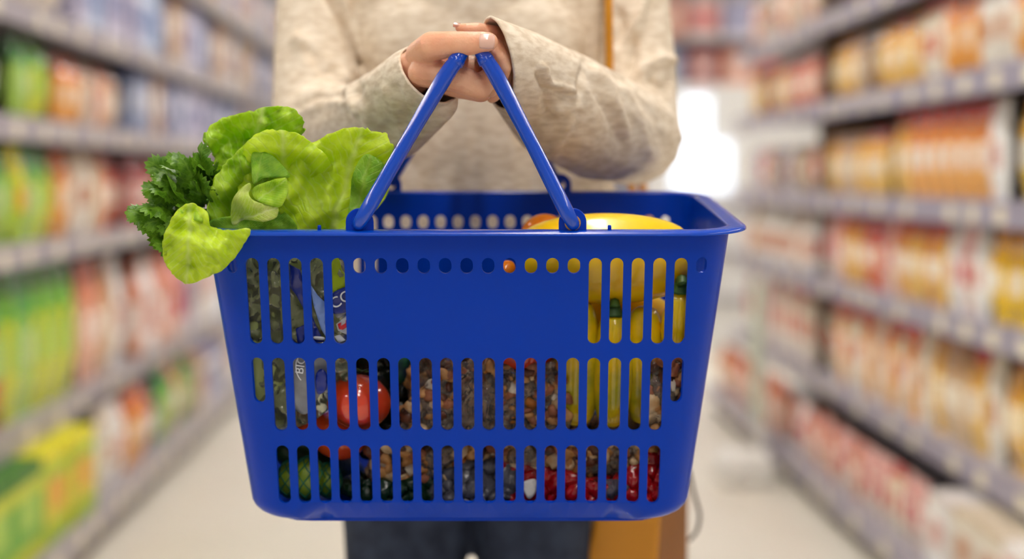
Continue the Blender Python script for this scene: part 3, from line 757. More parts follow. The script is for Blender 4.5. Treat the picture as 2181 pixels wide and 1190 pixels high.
for chs, (q1, q2, q3), sg in ((swT, (None,) * 3, 0), (swL, (W(888, 104, 1.30), W(903, 222, 1.235), W(985, 236, 1.27)), 1), (swR, (W(1020, 38, 1.275), W(1086, 130, 1.235), W(1083, 238, 1.285)), -1)):
    m_ = organic(chs, .0042 if sg == 0 else .0034, 5); bm = bmesh.new(); bm.from_mesh(m_)
    if sg:
        no = (q2 - q1).cross(q3 - q1).normalized()
        if no.x * sg < 0: no = -no
        bmesh.ops.bisect_plane(bm, geom=list(bm.verts) + list(bm.edges) + list(bm.faces), plane_co=(q1 + q2 + q3) / 3, plane_no=no, clear_outer=True)
    else:
        bmesh.ops.delete(bm, geom=[v for v in bm.verts if v.co.z < .90], context='VERTS')
        bmesh.ops.delete(bm, geom=[v for v in bm.verts if v.co.z > 1.455], context='VERTS')
    bm.to_mesh(m_); bm.free(); parts_.append(m_)
sme = join_meshes(parts_, [m_knit])
bm = bmesh.new(); bm.from_mesh(sme)
# folds: ridges (+) and valleys (-) pressed into the cloth along lines read from the photograph
folds = [
 ([(640, 90), (670, 130), (710, 160), (760, 165)], 16, .010), ([(655, 110), (690, 150), (712, 158)], 14, -.012), ([(690, -20), (730, 40), (760, 130)], 9, -.009),
 ([(715, -20), (745, 40), (768, 120)], 8, .006), ([(630, 228), (670, 203), (730, 205)], 7, -.009), ([(650, 240), (700, 215), (740, 222)], 9, .006), ([(735, 175), (742, 205), (760, 240)], 7, .007),
 ([(752, 160), (765, 180), (760, 200)], 10, -.01), ([(775, 230), (800, 300), (860, 320)], 10, .006), ([(845, 190), (870, 240), (885, 262)], 7, -.004),
 ([(860, 262), (890, 285), (930, 262)], 9, -.004), ([(820, 190), (850, 250), (880, 330)], 9, .004),
 ([(1298, 140), (1325, 90), (1360, 40), (1375, -20)], 10, .010), ([(1318, 30), (1330, 60), (1320, 95)], 10, -.009), ([(1350, 90), (1345, 130), (1330, 160)], 12, -.008),
 ([(1365, 155), (1400, 135), (1435, 128)], 10, .011), ([(1385, 175), (1410, 190), (1430, 170)], 12, -.011), ([(1370, 168), (1405, 205), (1435, 255), (1446, 300)], 8, .009),
 ([(1270, 148), (1290, 175), (1310, 220), (1330, 280)], 9, .009), ([(1245, 130), (1235, 190), (1225, 195)], 8, -.006), ([(1255, 150), (1275, 200), (1300, 250), (1320, 300)], 10, -.006),
 ([(1155, 145), (1165, 175), (1225, 195)], 7, .008), ([(1150, 158), (1160, 190), (1215, 208)], 8, -.007), ([(1165, 215), (1172, 250), (1110, 290)], 12, -.010),
 ([(1180, 235), (1230, 225)], 9, .004), ([(1330, 190), (1360, 250), (1385, 330)], 10, .006), ([(1360, 200), (1400, 260), (1420, 330)], 9, -.006), ([(1215, 250), (1190, 300), (1170, 345)], 10, .006),
 ([(1340, 175), (1310, 165), (1290, 150)], 8, -.006),
]
bm.normal_update()
inv = FM.inverted()
vlist = list(bm.verts)
ds = []
for v in vlist:
    x, y, d = proj(v.co); tot = 0
    if 560 < x < 1480 and -60 < y < 430 and (inv @ v.normal).y < .15:
        for (L, w, amp) in folds:
            best = 1e9
            for (ax, ay), (bx, by) in zip(L[:-1], L[1:]):
                dx, dy = bx - ax, by - ay; tt = max(0, min(1, ((x - ax) * dx + (y - ay) * dy) / (dx * dx + dy * dy)))
                q = (x - ax - dx * tt) ** 2 + (y - ay - dy * tt) ** 2
                if q < best: best = q; te = tt
            if best < (3 * w) ** 2: tot += 1.25 * amp * math.exp(-best / (w * w))
    tot += .0016 * noise.noise(v.co * 14)
    ds.append(tot * max(0, min(1, -(inv @ v.normal).y * 1.6 - .15)) + 0.0)
for v, t_ in zip(vlist, ds): v.co += v.normal * t_
bm.to_mesh(sme); bm.free(); sme.materials.clear(); sme.materials.append(m_knit)
sme.polygons.foreach_set('use_smooth', [True] * len(sme.polygons))
so = put('sweater', sme, person)
md = so.modifiers.new('solid', 'SOLIDIFY'); md.thickness = .0022; md.offset = -1
# --- jeans, shoes, hair
jm = organic([[P_(-.075, 1.72, .97, .090), P_(.075, 1.72, .97, .090)], [P_(-.082, 1.72, .93, .092), P_(-.085, 1.72, .72, .080), P_(-.085, 1.72, .45, .062), P_(-.085, 1.74, .10, .052)],
              [P_(.078, 1.72, .93, .090), P_(.070, 1.72, .72, .074), P_(.075, 1.72, .45, .060), P_(.078, 1.74, .10, .052)]], .006, 4)
bm = bmesh.new(); bm.from_mesh(jm); 
for v in bm.verts: v.co += v.normal * (.0025 * noise.noise(Vector((v.co.x * 20, v.co.y * 20, v.co.z * 9))))
bm.to_mesh(jm); bm.free(); jm.materials.append(m_jean); put('jeans', jm, person)
for sx in (-1, 1):
    sm = organic([[P_(sx * .085, 1.76, .045, .042), P_(sx * .088, 1.62, .035, .034), P_(sx * .09, 1.56, .032, .03)]], .006, 3)
    sm.materials.append(mat('shoe_leather', '2a2622', .5)); put('shoe', sm, person)
hm = organic([[P_(0, 1.735, 1.67, .098), P_(0, 1.76, 1.60, .08), P_(0, 1.79, 1.42, .05)], [P_(-.075, 1.73, 1.64, .03), P_(-.085, 1.75, 1.42, .025)], [P_(.075, 1.73, 1.64, .03), P_(.085, 1.75, 1.42, .025)]], .006, 3)
hm.materials.append(mat('brown_hair', '4a3222', .6)); put('hair', hm, person)

# --- mustard shoulder bag
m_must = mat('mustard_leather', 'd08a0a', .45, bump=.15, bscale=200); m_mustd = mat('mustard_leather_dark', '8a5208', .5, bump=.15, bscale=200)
bag = thing('shoulder_bag', W(1355, 1300, 1.80), 'mustard yellow leather shoulder bag hanging at the hip behind the basket', 'bag')
def quad_strip(pts, w, n, thick=.003):
    V = []; Fc = []
    for p in pts: V += [p - n * w / 2, p + n * w / 2]
    for i in range(len(pts) - 1): Fc.append((2 * i, 2 * i + 1, 2 * i + 3, 2 * i + 2))
    return V, Fc
tl, tr_, bl_, br_ = W(1290, 1000, 1.70), W(1412, 1000, 1.69), W(1215, 1330, 1.72), W(1392, 1330, 1.70)
gr, grb = W(1468, 1000, 1.80), W(1466, 1330, 1.82); dv = F(0, .10, 0)
V = [tl, tr_, br_, bl_, gr, grb, tl + dv, gr + dv * .1, grb + dv * .1, bl_ + dv]
Fc = [(0, 1, 2, 3), (1, 4, 5, 2), (0, 6, 9, 3), (4, 6, 9, 5), (0, 1, 4, 6), (3, 2, 5, 9)]
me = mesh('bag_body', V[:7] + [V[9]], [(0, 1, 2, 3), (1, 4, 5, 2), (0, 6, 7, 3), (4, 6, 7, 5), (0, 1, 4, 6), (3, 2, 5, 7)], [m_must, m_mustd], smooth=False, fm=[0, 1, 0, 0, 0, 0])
bevel(put('bag_body', me, bag), .006, 3)
sp_ = catmull([W(1400, 1000, 1.74), W(1395, 800, 1.79), W(1360, 450, 1.76), W(1302, 300, 1.635), W(1298, 120, 1.612), W(1296, 0, 1.60), W(1292, -150, 1.63), W(1250, -330, 1.72), W(1240, -330, 1.80), W(1300, 0, 1.86), W(1400, 600, 1.86), W(1420, 1000, 1.79)], 5)
V, Fc = quad_strip(sp_, .009, F(1, 0, 0)); o = obj('strap', V, Fc, m_must, bag); md = o.modifiers.new('s', 'SOLIDIFY'); md.thickness = .003
V, Fc = tube_vf(catmull([W(1468, 1000, 1.76), W(1478, 1050, 1.76), W(1490, 1095, 1.76), W(1484, 1130, 1.76), W(1468, 1150, 1.77)], 6), .0022, 8); obj('ring', V, Fc, mat('dark_metal', '4a4038', .3, metal=.8), bag)

# ================================================================== GREENS
lf_y = leafmat('lettuce_yellow', 'cce60a', 'e2f63a', 'eef6b0', .5)
lf_g = leafmat('lettuce_green', 'a4d414', 'c6e630', 'e6f2a0', .45)
lf_d = leafmat('lettuce_deep', '74b012', '98c826', 'b8d060', .35)
lf_p = leafmat('lettuce_pale', 'd4e078', 'bcd838', 'ecf0bc', .4)
let = thing('lettuce', W(640, 720, 1.27), 'yellow-green leafy lettuce head sticking out of the left end of the basket', 'lettuce')
sheet('leaf', [(470, 448), (458, 380), (455, 330), (436, 306), (436, 285), (455, 262), (490, 246), (540, 236), (594, 225), (625, 232), (642, 246), (647, 270), (643, 288), (590, 330), (560, 400), (530, 470)],
      [(450, 290, 1.262), (490, 270, 1.275), (560, 245, 1.255), (630, 240, 1.24), (640, 285, 1.25), (510, 340, 1.27), (500, 440, 1.275), (505, 300, 1.285)], lf_g, let, (500, 480), (560, 232), rip=.011, rfreq=24, edge=.004, sig=30, seed=1, ragged=7)
sheet('leaf', [(442, 447), (450, 400), (470, 360), (500, 330), (530, 300), (560, 285), (600, 300), (590, 380), (560, 440), (530, 495), (460, 495), (448, 470)],
      [(445, 440, 1.235), (500, 340, 1.24), (470, 400, 1.23), (540, 300, 1.252), (500, 430, 1.262), (560, 400, 1.26), (520, 480, 1.25)], lf_g, let, (505, 500), (560, 285), rip=.008, rfreq=26, edge=.002, sig=30, seed=2, ragged=6)
sheet('leaf', [(527, 300), (560, 280), (598, 276), (635, 285), (661, 302), (700, 340), (720, 420), (715, 500), (540, 500), (520, 440), (505, 400), (512, 340)],
      [(530, 300, 1.235), (600, 280, 1.222), (660, 305, 1.228), (560, 400, 1.262), (620, 380, 1.255), (690, 420, 1.262), (620, 490, 1.265), (520, 400, 1.25)], lf_y, let, (620, 510), (600, 276), rip=.010, rfreq=46, edge=.003, sig=40, seed=3, ragged=6)
sheet('leaf', [(610, 500), (598, 440), (612, 370), (640, 330), (665, 306), (710, 282), (756, 271), (790, 277), (820, 285), (826, 296), (839, 313), (830, 345), (800, 385), (765, 440), (738, 500)],
      [(620, 480, 1.243), (620, 370, 1.238), (665, 310, 1.235), (756, 275, 1.245), (835, 315, 1.222), (820, 290, 1.232), (745, 400, 1.262), (745, 480, 1.255), (690, 380, 1.25), (790, 400, 1.235)], lf_y, let, (700, 520), (770, 272), rip=.011, rfreq=50, edge=.0035, sig=38, seed=4, ragged=7)
sheet('leaf', [(735, 500), (745, 430), (752, 370), (775, 330), (800, 335), (818, 352), (812, 380), (785, 420), (762, 470), (752, 500)],
      [(745, 480, 1.236), (760, 350, 1.232), (815, 355, 1.222), (790, 400, 1.224), (755, 420, 1.24)], lf_d, let, (745, 500), (790, 332), rip=.003, sig=30, seed=5)
sheet('leaf', [(700, 505), (735, 470), (770, 420), (810, 385), (828, 400), (815, 430), (780, 470), (755, 505)],
      [(710, 500, 1.26), (820, 395, 1.30), (780, 470, 1.26), (760, 430, 1.28)], lf_y, let, (720, 505), (822, 395), rip=.003, sig=30, seed=15)
sheet('leaf', [(536, 330), (548, 321), (575, 328), (600, 350), (618, 376), (590, 378), (560, 380), (540, 392), (536, 360)],
      [(540, 330, 1.240), (615, 376, 1.222), (570, 350, 1.232), (545, 385, 1.225)], lf_d, let, (545, 392), (560, 322), rip=.002, sig=24, seed=6)
# rolled leaf: a real scroll
def scroll():
    V = []; UVs = []; Fc = []; nu, nv = 30, 16
    for j in range(nv + 1):
        t_ = j / nv
        for i in range(nu + 1):
            u = i / nu; a = -2.5 + 4.6 * u
            axx = 512 + 62 * t_; axy = 480 - 62 * t_ ; r = 25 + 17 * t_ + 5 * noise.noise((u * 3, t_ * 2, 2))
            x = axx + r * math.cos(a) * 1.05 - 10 * (1 - t_); y = axy + r * math.sin(a) * .72 ; d = 1.212 + r / FPX * 1.2 * (.9 - math.cos(a + .9)) * .8 + .012 * t_
            V.append(W(x, y, d)); UVs.append((t_, u - .5))
    for j in range(nv):
        for i in range(nu): k = j * (nu + 1) + i; Fc.append((k, k + 1, k + nu + 2, k + nu + 1))
    return V, Fc, UVs
sheet('leaf', [(492, 468), (494, 430), (510, 405), (530, 390), (535, 398), (530, 412), (538, 425), (560, 434), (590, 440), (592, 455), (585, 465), (560, 472), (520, 468), (500, 480)],
      [(495, 460, 1.222), (530, 392, 1.212), (535, 430, 1.203), (590, 445, 1.207), (560, 465, 1.206)], lf_p, let, (495, 475), (595, 440), rip=.002, sig=24, seed=7)
sheet('leaf', [(540, 400), (565, 388), (600, 379), (611, 382), (613, 410), (605, 430), (594, 441), (560, 433), (540, 420)],
      [(540, 402, 1.222), (610, 382, 1.208), (605, 430, 1.204), (560, 432, 1.206), (575, 405, 1.218)], lf_g, let, (545, 430), (605, 385), rip=.002, sig=24, seed=8)
sheet('leaf', [(448, 470), (500, 460), (560, 465), (605, 450), (625, 500), (450, 500)], [(450, 480, 1.235), (560, 470, 1.24), (620, 495, 1.24)], lf_d, let, rip=.004, seed=9)
# leaf flopping over the rim at the left
sheet('leaf', [(349, 548), (346, 520), (352, 495), (360, 478), (368, 461), (380, 446), (402, 433), (425, 440), (442, 455), (447, 478), (470, 488), (500, 490), (528, 486), (532, 496), (520, 520), (495, 555), (470, 577), (430, 595), (400, 605), (375, 590), (358, 570)],
      [(350, 530, 1.205), (400, 440, 1.215), (445, 480, 1.188), (530, 492, 1.182), (400, 520, 1.178), (450, 540, 1.172), (400, 600, 1.188), (500, 545, 1.18), (425, 480, 1.195), (375, 470, 1.2)], lf_y, let, (405, 436), (398, 606), rip=.008, rfreq=28, edge=.003, sig=34, seed=10, ragged=3)
sheet('leaf', [(372, 455), (402, 433), (425, 440), (442, 452), (444, 475), (420, 470), (395, 462)], [(375, 455, 1.205), (402, 436, 1.222), (440, 455, 1.21), (430, 470, 1.192)], lf_g, let, rip=.002, seed=11, sig=20)
# pale stalks inside the basket
m_stalk = mat('lettuce_stalk', 'b8c27c', .45, noisec='8c9c50', nscale=30, stretch=(2, 2, .4))
def ellipsoid_obj(name, p0, p1, r, m, parent, seg=16, label=None):
    pts = []; rd = []; p0 = Vector(p0); p1 = Vector(p1)
    for i in range(13): t_ = i / 12; pts.append(p0.lerp(p1, t_)); rd.append(max(r * math.sin(PI * (t_ * .94 + .03)) ** .5, .0005))
    V, Fc = tube_vf(pts, rd, seg); return obj(name, V, Fc, m, parent)
for (a, b, r) in [((545, 545, 1.252), (548, 900, 1.28), .012), ((583, 520, 1.26), (592, 905, 1.285), .014), ((632, 530, 1.262), (628, 760, 1.28), .014), ((676, 500, 1.25), (690, 640, 1.262), .012), ((560, 520, 1.29), (600, 900, 1.31), .026), ((655, 520, 1.29), (655, 800, 1.30), .03)]:
    ellipsoid_obj('stalk', W(*a), W(*b), r, m_stalk, let)
m_limeleaf = mat('lime_leaf', 'b4cc18', .4, trans=.3)
sheet('leaf', [(708, 545), (722, 552), (728, 575), (740, 590), (736, 612), (722, 620), (706, 616)], [(710, 560, 1.236), (730, 610, 1.238)], m_limeleaf, let, seed=12)

# herb bunch (flat parsley): serrated leaflets on stems
m_par = leafmat('parsley', '42700e', '6c9a22', '86ac3c', .25, .3, 6, .25)
m_pst = mat('parsley_stem', '5e8a30', .5)
par = thing('parsley_bunch', W(420, 560, 1.29), 'dark green flat-leaf parsley bunch left of the lettuce', 'herb')
def leaflet_mesh(seed):
    rr_ = random.Random(seed); O = []; n = 40
    for i in range(n):
        a = 2 * PI * i / n; lob = .62 + .38 * abs(math.cos(1.5 * (a - PI / 2))) ** .8; ser = .10 * (1 if i % 2 else -1) * (0.5 + rr_.random() * .6)
        if abs(a - 1.5 * PI) < .25: lob *= .3
        r = .017 * (lob + ser); O.append((r * math.cos(a) * .95, r * math.sin(a) + .012))
    grid = [(x * .004 - .02, y * .004 - .02) for x in range(11) for y in range(15)]
    grid = [g for g in grid if in_poly(g[0], g[1], O)]
    V, T = cdt(O, [], grid)
    P = [(p.x, p.y, -.25 * abs(p.x) - 6 * p.y * p.y + .0035 * noise.noise((p.x * 150, p.y * 150, seed))) for p in V]
    me = mesh('leaflet', P, T, m_par, uvs=[(p.y / .034 + .2, p.x / .034) for p in V]); return me
LM = [leaflet_mesh(i) for i in range(5)]
spots = []
tg = [(300, 452, 20), (330, 430, 24), (345, 460, 24), (318, 470, 16), (345, 395, 26), (350, 360, 24), (385, 340, 26), (415, 345, 22), (445, 362, 16), (452, 392, 22), (425, 378, 24), (390, 375, 28), (370, 410, 28), (405, 405, 28), (440, 405, 26), (350, 500, 18), (343, 515, 10), (370, 440, 28), (400, 440, 22), (335, 410, 18), (360, 480, 20)]
prnd = random.Random(3)
rootp = W(455, 520, 1.28)
for (x, y, sp) in tg:
    for q in range(3):
        xx = x + prnd.uniform(-sp, sp) * .55; yy = y + prnd.uniform(-sp, sp) * .5; d = prnd.uniform(1.225, 1.275)
        p = W(xx, yy, d); o = bpy.data.objects.new('leaflet', prnd.choice(LM)); COL.objects.link(o); o.parent = par
        dirv = (p - rootp).normalized() + Vector((prnd.uniform(-.4, .1), prnd.uniform(-.35, .2), prnd.uniform(-.5, .4)))
        dirv.normalize(); nrm = Vector((prnd.uniform(-.5, .2), -.75, prnd.uniform(.0, 1.0))).normalized(); xx_ = dirv.cross(nrm).normalized(); nn = xx_.cross(dirv)
        M3 = Matrix((xx_, dirv, nn)).transposed(); s = prnd.uniform(.65, 1.05); p = p - dirv * .016
        o.matrix_local = Matrix.Translation(p - wloc(par)) @ M3.to_4x4() @ Matrix.Scale(s, 4)
        if q == 0:
            V, Fc = tube_vf(catmull([rootp, rootp.lerp(p, .5) + Vector((0, .01, .012)), p], 4), .0011, 6); obj('stem', V, Fc, m_pst, par)

# ================================================================== CONTENTS
def lobed(name, centre, axis, length, radius, lobes, lamp, m, parent, seg=40, prof_=None, squash=1.0, spin=0.0):
    axis = Vector(axis).normalized(); u = axis.cross(Vector((0, -1, 0.01))).normalized(); w = axis.cross(u); V = []; Fc = []; n = 24
    for i in range(n + 1):
        t_ = i / n; q = math.sin(PI * (t_ * .985 + .0075)); r = radius * (prof_(t_) if prof_ else q ** .55)
        dip = 0.0
        for k in range(seg):
            a = 2 * PI * k / seg + spin; env = 1 - .3 * abs(2 * t_ - 1)
            rr_ = r * (1 - lamp * (1 - abs(math.cos(lobes * a / 2)) ** .7) * (1.6 - env))
            z = (t_ - .5) * length * (1 - .10 * (1 - q) * (1 - rr_ / max(radius, 1e-6)))
            V.append(Vector(centre) + axis * z + u * math.cos(a) * rr_ + w * math.sin(a) * rr_ * squash)
    for i in range(n):
        for k in range(seg): k2 = (k + 1) % seg; Fc.append((i * seg + k, i * seg + k2, (i + 1) * seg + k2, (i + 1) * seg + k))
    Fc.append(tuple(range(seg))); Fc.append(tuple(n * seg + k for k in range(seg)))
    return obj(name, V, Fc, m, parent)
m_tom = mat('tomato_skin', 'd2401a', .16, noisec='c23414', nscale=18, sss=.1, coat=.5)
m_tom2 = mat('tomato_skin_orange', 'd8541e', .18, noisec='c84418', nscale=18, sss=.1, coat=.4)
m_yel = mat('pepper_yellow', 'ffd200', .28, noisec='ffc800', nscale=9, sss=.5, coat=.5, sssc=(1, .6, .1))
m_ygr = mat('pepper_yellow_green', 'f8cc08', .22, noisec='a8a018', nscale=26, sss=.3, coat=.4, sssc=(1, .6, .1))
m_ora = mat('pepper_orange', 'e87a10', .16, noisec='f08c18', nscale=12, sss=.12, coat=.5)
m_stem = mat('pepper_stem', '3c6418', .5, noisec='2a4a12', nscale=50)
def tomato(px, py, d, rp, m, label, ax=(0.1, .3, 1)):
    r = rp * d / FPX; cc = W(px, py, d); t = thing('tomato', cc - Vector((0, 0, r * .9)), label, 'tomato', 'tomatoes in the basket')
    lobed('flesh', cc, ax, r * 1.85, r, 5, .02, m, t)
    top = cc + Vector(ax).normalized() * r * .92
    V = []; Fc = []
    u = Vector(ax).normalized(); a1 = u.cross(Vector((1, 0, 0))).normalized(); a2 = u.cross(a1)
    V.append(top + u * .002)
    for i in range(10):
        a = 2 * PI * i / 10; l = .012 if i % 2 == 0 else .003; V.append(top + (a1 * math.cos(a) + a2 * math.sin(a)) * l + u * (.0005 if i % 2 else .003))
    Fc = [(0, 1 + i, 1 + (i + 1) % 10) for i in range(10)]
    obj('calyx', V, Fc, m_stem, t, smooth=False)
    return t
tomato(764, 856, 1.277, 70, m_tom, 'large glossy red tomato behind the middle slots at left')
tomato(722, 926, 1.306, 62, m_tom2, 'orange-red tomato lying under the large glossy one', (.3, .2, 1))
tomato(655, 905, 1.290, 42, m_tom2, 'small orange tomato at the left of the large red one', (-.3, .6, .8))
tomato(1114, 735, 1.288, 72, m_tom, 'red tomato resting on the nut bag near the basket middle', (.1, .2, 1))
def pepper(px0, py0, px1, py1, d0, d1, rp, m, label, lobes=4, stem=True, name='bell_pepper', lamp=.16, prof_=None, cat='pepper', spin=0.0):
    a = W(px0, py0, d0); b = W(px1, py1, d1); ax = (b - a); r = rp * d0 / FPX
    t = thing(name, Vector(((a + b) / 2).to_tuple()) - Vector((0, 0, r)), label, cat)
    lobed('flesh', (a + b) / 2, ax, ax.length, r, lobes, lamp, m, t, prof_=prof_, spin=spin)
    if stem:
        u = ax.normalized(); V, Fc = tube_vf(catmull([b - u * .004, b + u * .006, b + u * .016 + Vector((0, -.002, -.008)), b + u * .022 + Vector((0, -.004, -.018))], 4), [.0095, .0085, .0070, .0060, .0055, .0050, .0047, .0045, .0044, .0044, .0046, .0050, .0054], 7)
        obj('stem', V, Fc, m_stem, t)
    return t
pepper(1092, 552, 1484, 549, 1.293, 1.289, 97, m_yel, 'long yellow bell pepper lying on its side at the top right of the basket', stem=False, lamp=.07, spin=.4, prof_=lambda t_: max(math.sin(PI * (t_ * .985 + .0075)), 0) ** .28)
pepper(1105, 500, 1215, 498, 1.36, 1.36, 44, m_ora, 'orange bell pepper peeping over the rim beside the right hinge', lobes=4, lamp=.3, stem=False, spin=PI / 4)
pepper(1090, 590, 1062, 560, 1.285, 1.285, 24, m_ora, 'small orange chilli behind the round holes at centre', lobes=3, stem=False, name='chilli_pepper', lamp=.1)
BL = lambda t_: max(math.sin(PI * (t_ * .985 + .0075)), 0) ** .3
pepper(1228, 912, 1232, 632, 1.296, 1.280, 50, m_ygr, 'yellow courgette standing leftmost behind the right-hand slots', lobes=0, lamp=0.0, name='courgette', cat='courgette', stem=False, prof_=BL)
pepper(1302, 914, 1308, 662, 1.288, 1.274, 44, m_ygr, 'mottled yellow courgette with a dark stem end at right of basket', lobes=5, lamp=.03, name='courgette', cat='courgette', prof_=BL)
pepper(1372, 908, 1372, 645, 1.298, 1.282, 46, m_ygr, 'greenish yellow courgette rightmost of the three upright ones', lobes=5, lamp=.03, name='courgette', cat='courgette', stem=False, prof_=BL)
pepper(1222, 690, 1440, 690, 1.335, 1.335, 70, m_yel, 'yellow bell pepper half hidden behind the upright courgettes', stem=False, lamp=.05, prof_=BL)
pepper(1440, 790, 1450, 612, 1.285, 1.262, 38, m_yel, 'small yellow bell pepper with green stem in the right corner', lobes=4, lamp=.1)
# cucumber, limes in a net
m_cuc = mat('cucumber_skin', '16301a', .3, noisec='24441c', nscale=60, bump=.2, bscale=160)
m_lime = mat('lime_skin', '7f961c', .35, noisec='5e7c18', nscale=40, bump=.15, bscale=250, coat=.3)
cu_ = thing('cucumber', W(640, 1045, 1.33), 'dark green cucumber lying in the bottom left corner', 'cucumber')
ellipsoid_obj('flesh', W(590, 960, 1.305), W(770, 1010, 1.38), .019, m_cuc, cu_)
c2 = thing('cucumber', W(740, 1060, 1.33), 'dark green cucumber end right of the netted limes', 'cucumber')
ellipsoid_obj('flesh', W(712, 1036, 1.315), W(880, 1030, 1.35), .014, m_cuc, c2)
def ball(cc, r, sq=(1, 1, 1), n=12):
    V = []; Fc = []
    for i in range(n + 1):
        th = PI * (i / n * .98 + .01)
        for k in range(n * 2): a = PI * k / n; V.append(Vector(cc) + Vector((r * sq[0] * math.sin(th) * math.cos(a), r * sq[1] * math.sin(th) * math.sin(a), r * sq[2] * math.cos(th))))
    s = n * 2
    for i in range(n):
        for k in range(s): Fc.append((i * s + k, i * s + (k + 1) % s, (i + 1) * s + (k + 1) % s, (i + 1) * s + k))
    Fc.append(tuple(range(s))); Fc.append(tuple(n * s + k for k in range(s)))
    return V, Fc
lim = [(618, 1020, 1.300, 34), (658, 1018, 1.292, 40), (700, 1022, 1.302, 32)]
for i, (x, y, d, r) in enumerate(lim):
    V, Fc = ball(W(x, y, d), r * d / FPX, (.85, .9, 1.15)); o = obj('lime', V, Fc, m_lime)
    tag(o, '%s of three limes in the green net, low at basket left' % ['leftmost', 'middle', 'rightmost'][i], 'lime', 'limes in the net')
m_net = mat('green_net', '0f6a4a', .4)
V = []; Fc = []
for (x, y, d, r) in lim:
    cc = W(x, y, d); R0 = r * d / FPX * 1.03
    for sgn in (1, -1):
        for j in range(7):
            pts = [cc + Vector((R0 * .87 * math.sin(th) * math.cos(a := j * 2 * PI / 7 + sgn * th * 1.1), R0 * .93 * math.sin(th) * math.sin(a), R0 * 1.17 * math.cos(th))) for th in [PI * q / 12 for q in range(13)]]
            v, f = tube_vf(pts, .0006, 4, cap=False); n = len(V); V += v; Fc += [tuple(i + n for i in q) for q in f]
o = obj('net', V, Fc, m_net); tag(o, 'fine green plastic net wrapped round the three limes', 'net', kind='stuff')
# nut and dried-fruit bags
m_nuts = [mat('nut_tan', 'd09a5c', .5, noisec='a06a36', nscale=70), mat('nut_cream', 'e0c8a0', .5, noisec='b48a58', nscale=60), mat('fruit_amber', 'c87c20', .3, noisec='9a5410', nscale=40, sss=.1), mat('raisin_dark', '6e3a1e', .35, noisec='2c1810', nscale=60), mat('nut_rose', 'a86844', .5, noisec='84482c', nscale=70), mat('seed_white', 'dccfb8', .5)]
film = filmmat('clear_film', 'f2ece4', .14, .10, 45, 1.0, 'd6c4ae')
film_g = filmmat('clear_film_sleeve', 'eef0e4', .26, .14, 22, .8, 'b4b890')
def nutbag(label, outline, dfront, count, weights, seed, size=(.004, .0085), depth=.05, grp='bags of nuts and dried fruit'):
    rn = random.Random(seed); xs = [p[0] for p in outline]; ys = [p[1] for p in outline]
    t = thing('nut_bag', W((min(xs) + max(xs)) / 2, max(ys), dfront + depth / 2), label, 'bag', grp)
    V = []; Fc = []; fm = []
    n = 0; tries = 0
    while n < count and tries < 9000:
        tries += 1; x = rn.uniform(min(xs), max(xs)); y = rn.uniform(min(ys), max(ys))
        if not in_poly(x, y, outline): continue
        n += 1; r = rn.uniform(*size); d = dfront + .008 + rn.random() ** 1.6 * depth + (y - 900) * .00006
        v, f = ball((0, 0, 0), r, (1, rn.uniform(.6, .9), rn.uniform(.5, .8)), 6)
        rot = Matrix.Rotation(rn.uniform(0, 6), 3, Vector((rn.uniform(-1, 1), rn.uniform(-1, 1), rn.uniform(-1, 1))).normalized()); cc = W(x, y, d)
        k0 = len(V); V += [cc + rot @ (p * (1 + .55 * noise.noise(p * 160 + cc * 50))) for p in v]; Fc += [tuple(i + k0 for i in q) for q in f]; mi = rn.choices(range(6), weights)[0]; fm += [mi] * len(f)
    o = obj('nuts', V, Fc, m_nuts, t, fm=fm); o['kind'] = 'stuff'
    xm, ym = (min(xs) + max(xs)) / 2, (min(ys) + max(ys)) / 2
    ct = [(p[0], p[1], dfront + .010 + (p[1] - 900) * .00006) for p in outline] + [(xm, ym, dfront - .001 + (ym - 900) * .00006), ((xm + xs[0]) / 2, ym, dfront + .003), (xm * 1.1 - xs[0] * .1, ym, dfront + .002)]
    sheet('film', outline, ct, film, t, rip=.006, rfreq=16, sig=40, thick=.0002, sp=6, seed=seed)
    return t
nutbag('clear bag of mixed nuts and raisins across the basket middle', [(850, 908), (880, 850), (930, 800), (990, 770), (1050, 760), (1110, 790), (1190, 770), (1215, 860), (1210, 915), (1150, 935), (850, 940)], 1.268, 620, (7, 2, 2, 3, 4, 1), 21)
nutbag('dim clear bag of nuts behind the middle slots', [(870, 850), (880, 760), (960, 735), (1070, 745), (1080, 800), (1000, 860), (900, 900)], 1.315, 160, (6, 1, 1, 3, 3, 0), 22)
nutbag('clear bag of nuts lying along the lower slots', [(785, 1000), (800, 945), (860, 925), (1000, 930), (1150, 925), (1300, 930), (1400, 935), (1408, 975), (1300, 1010), (1180, 1000), (1060, 985), (960, 1010), (860, 1035), (800, 1030)], 1.283, 620, (7, 4, 1, 3, 3, 1), 23, size=(.005, .011), depth=.04)
nutbag('clear crinkled bag of walnuts in the right-hand corner', [(1375, 905), (1380, 840), (1395, 780), (1425, 745), (1460, 760), (1462, 850), (1440, 905), (1405, 925)], 1.262, 90, (4, 2, 0, 4, 4, 1), 24, size=(.007, .012), depth=.03)
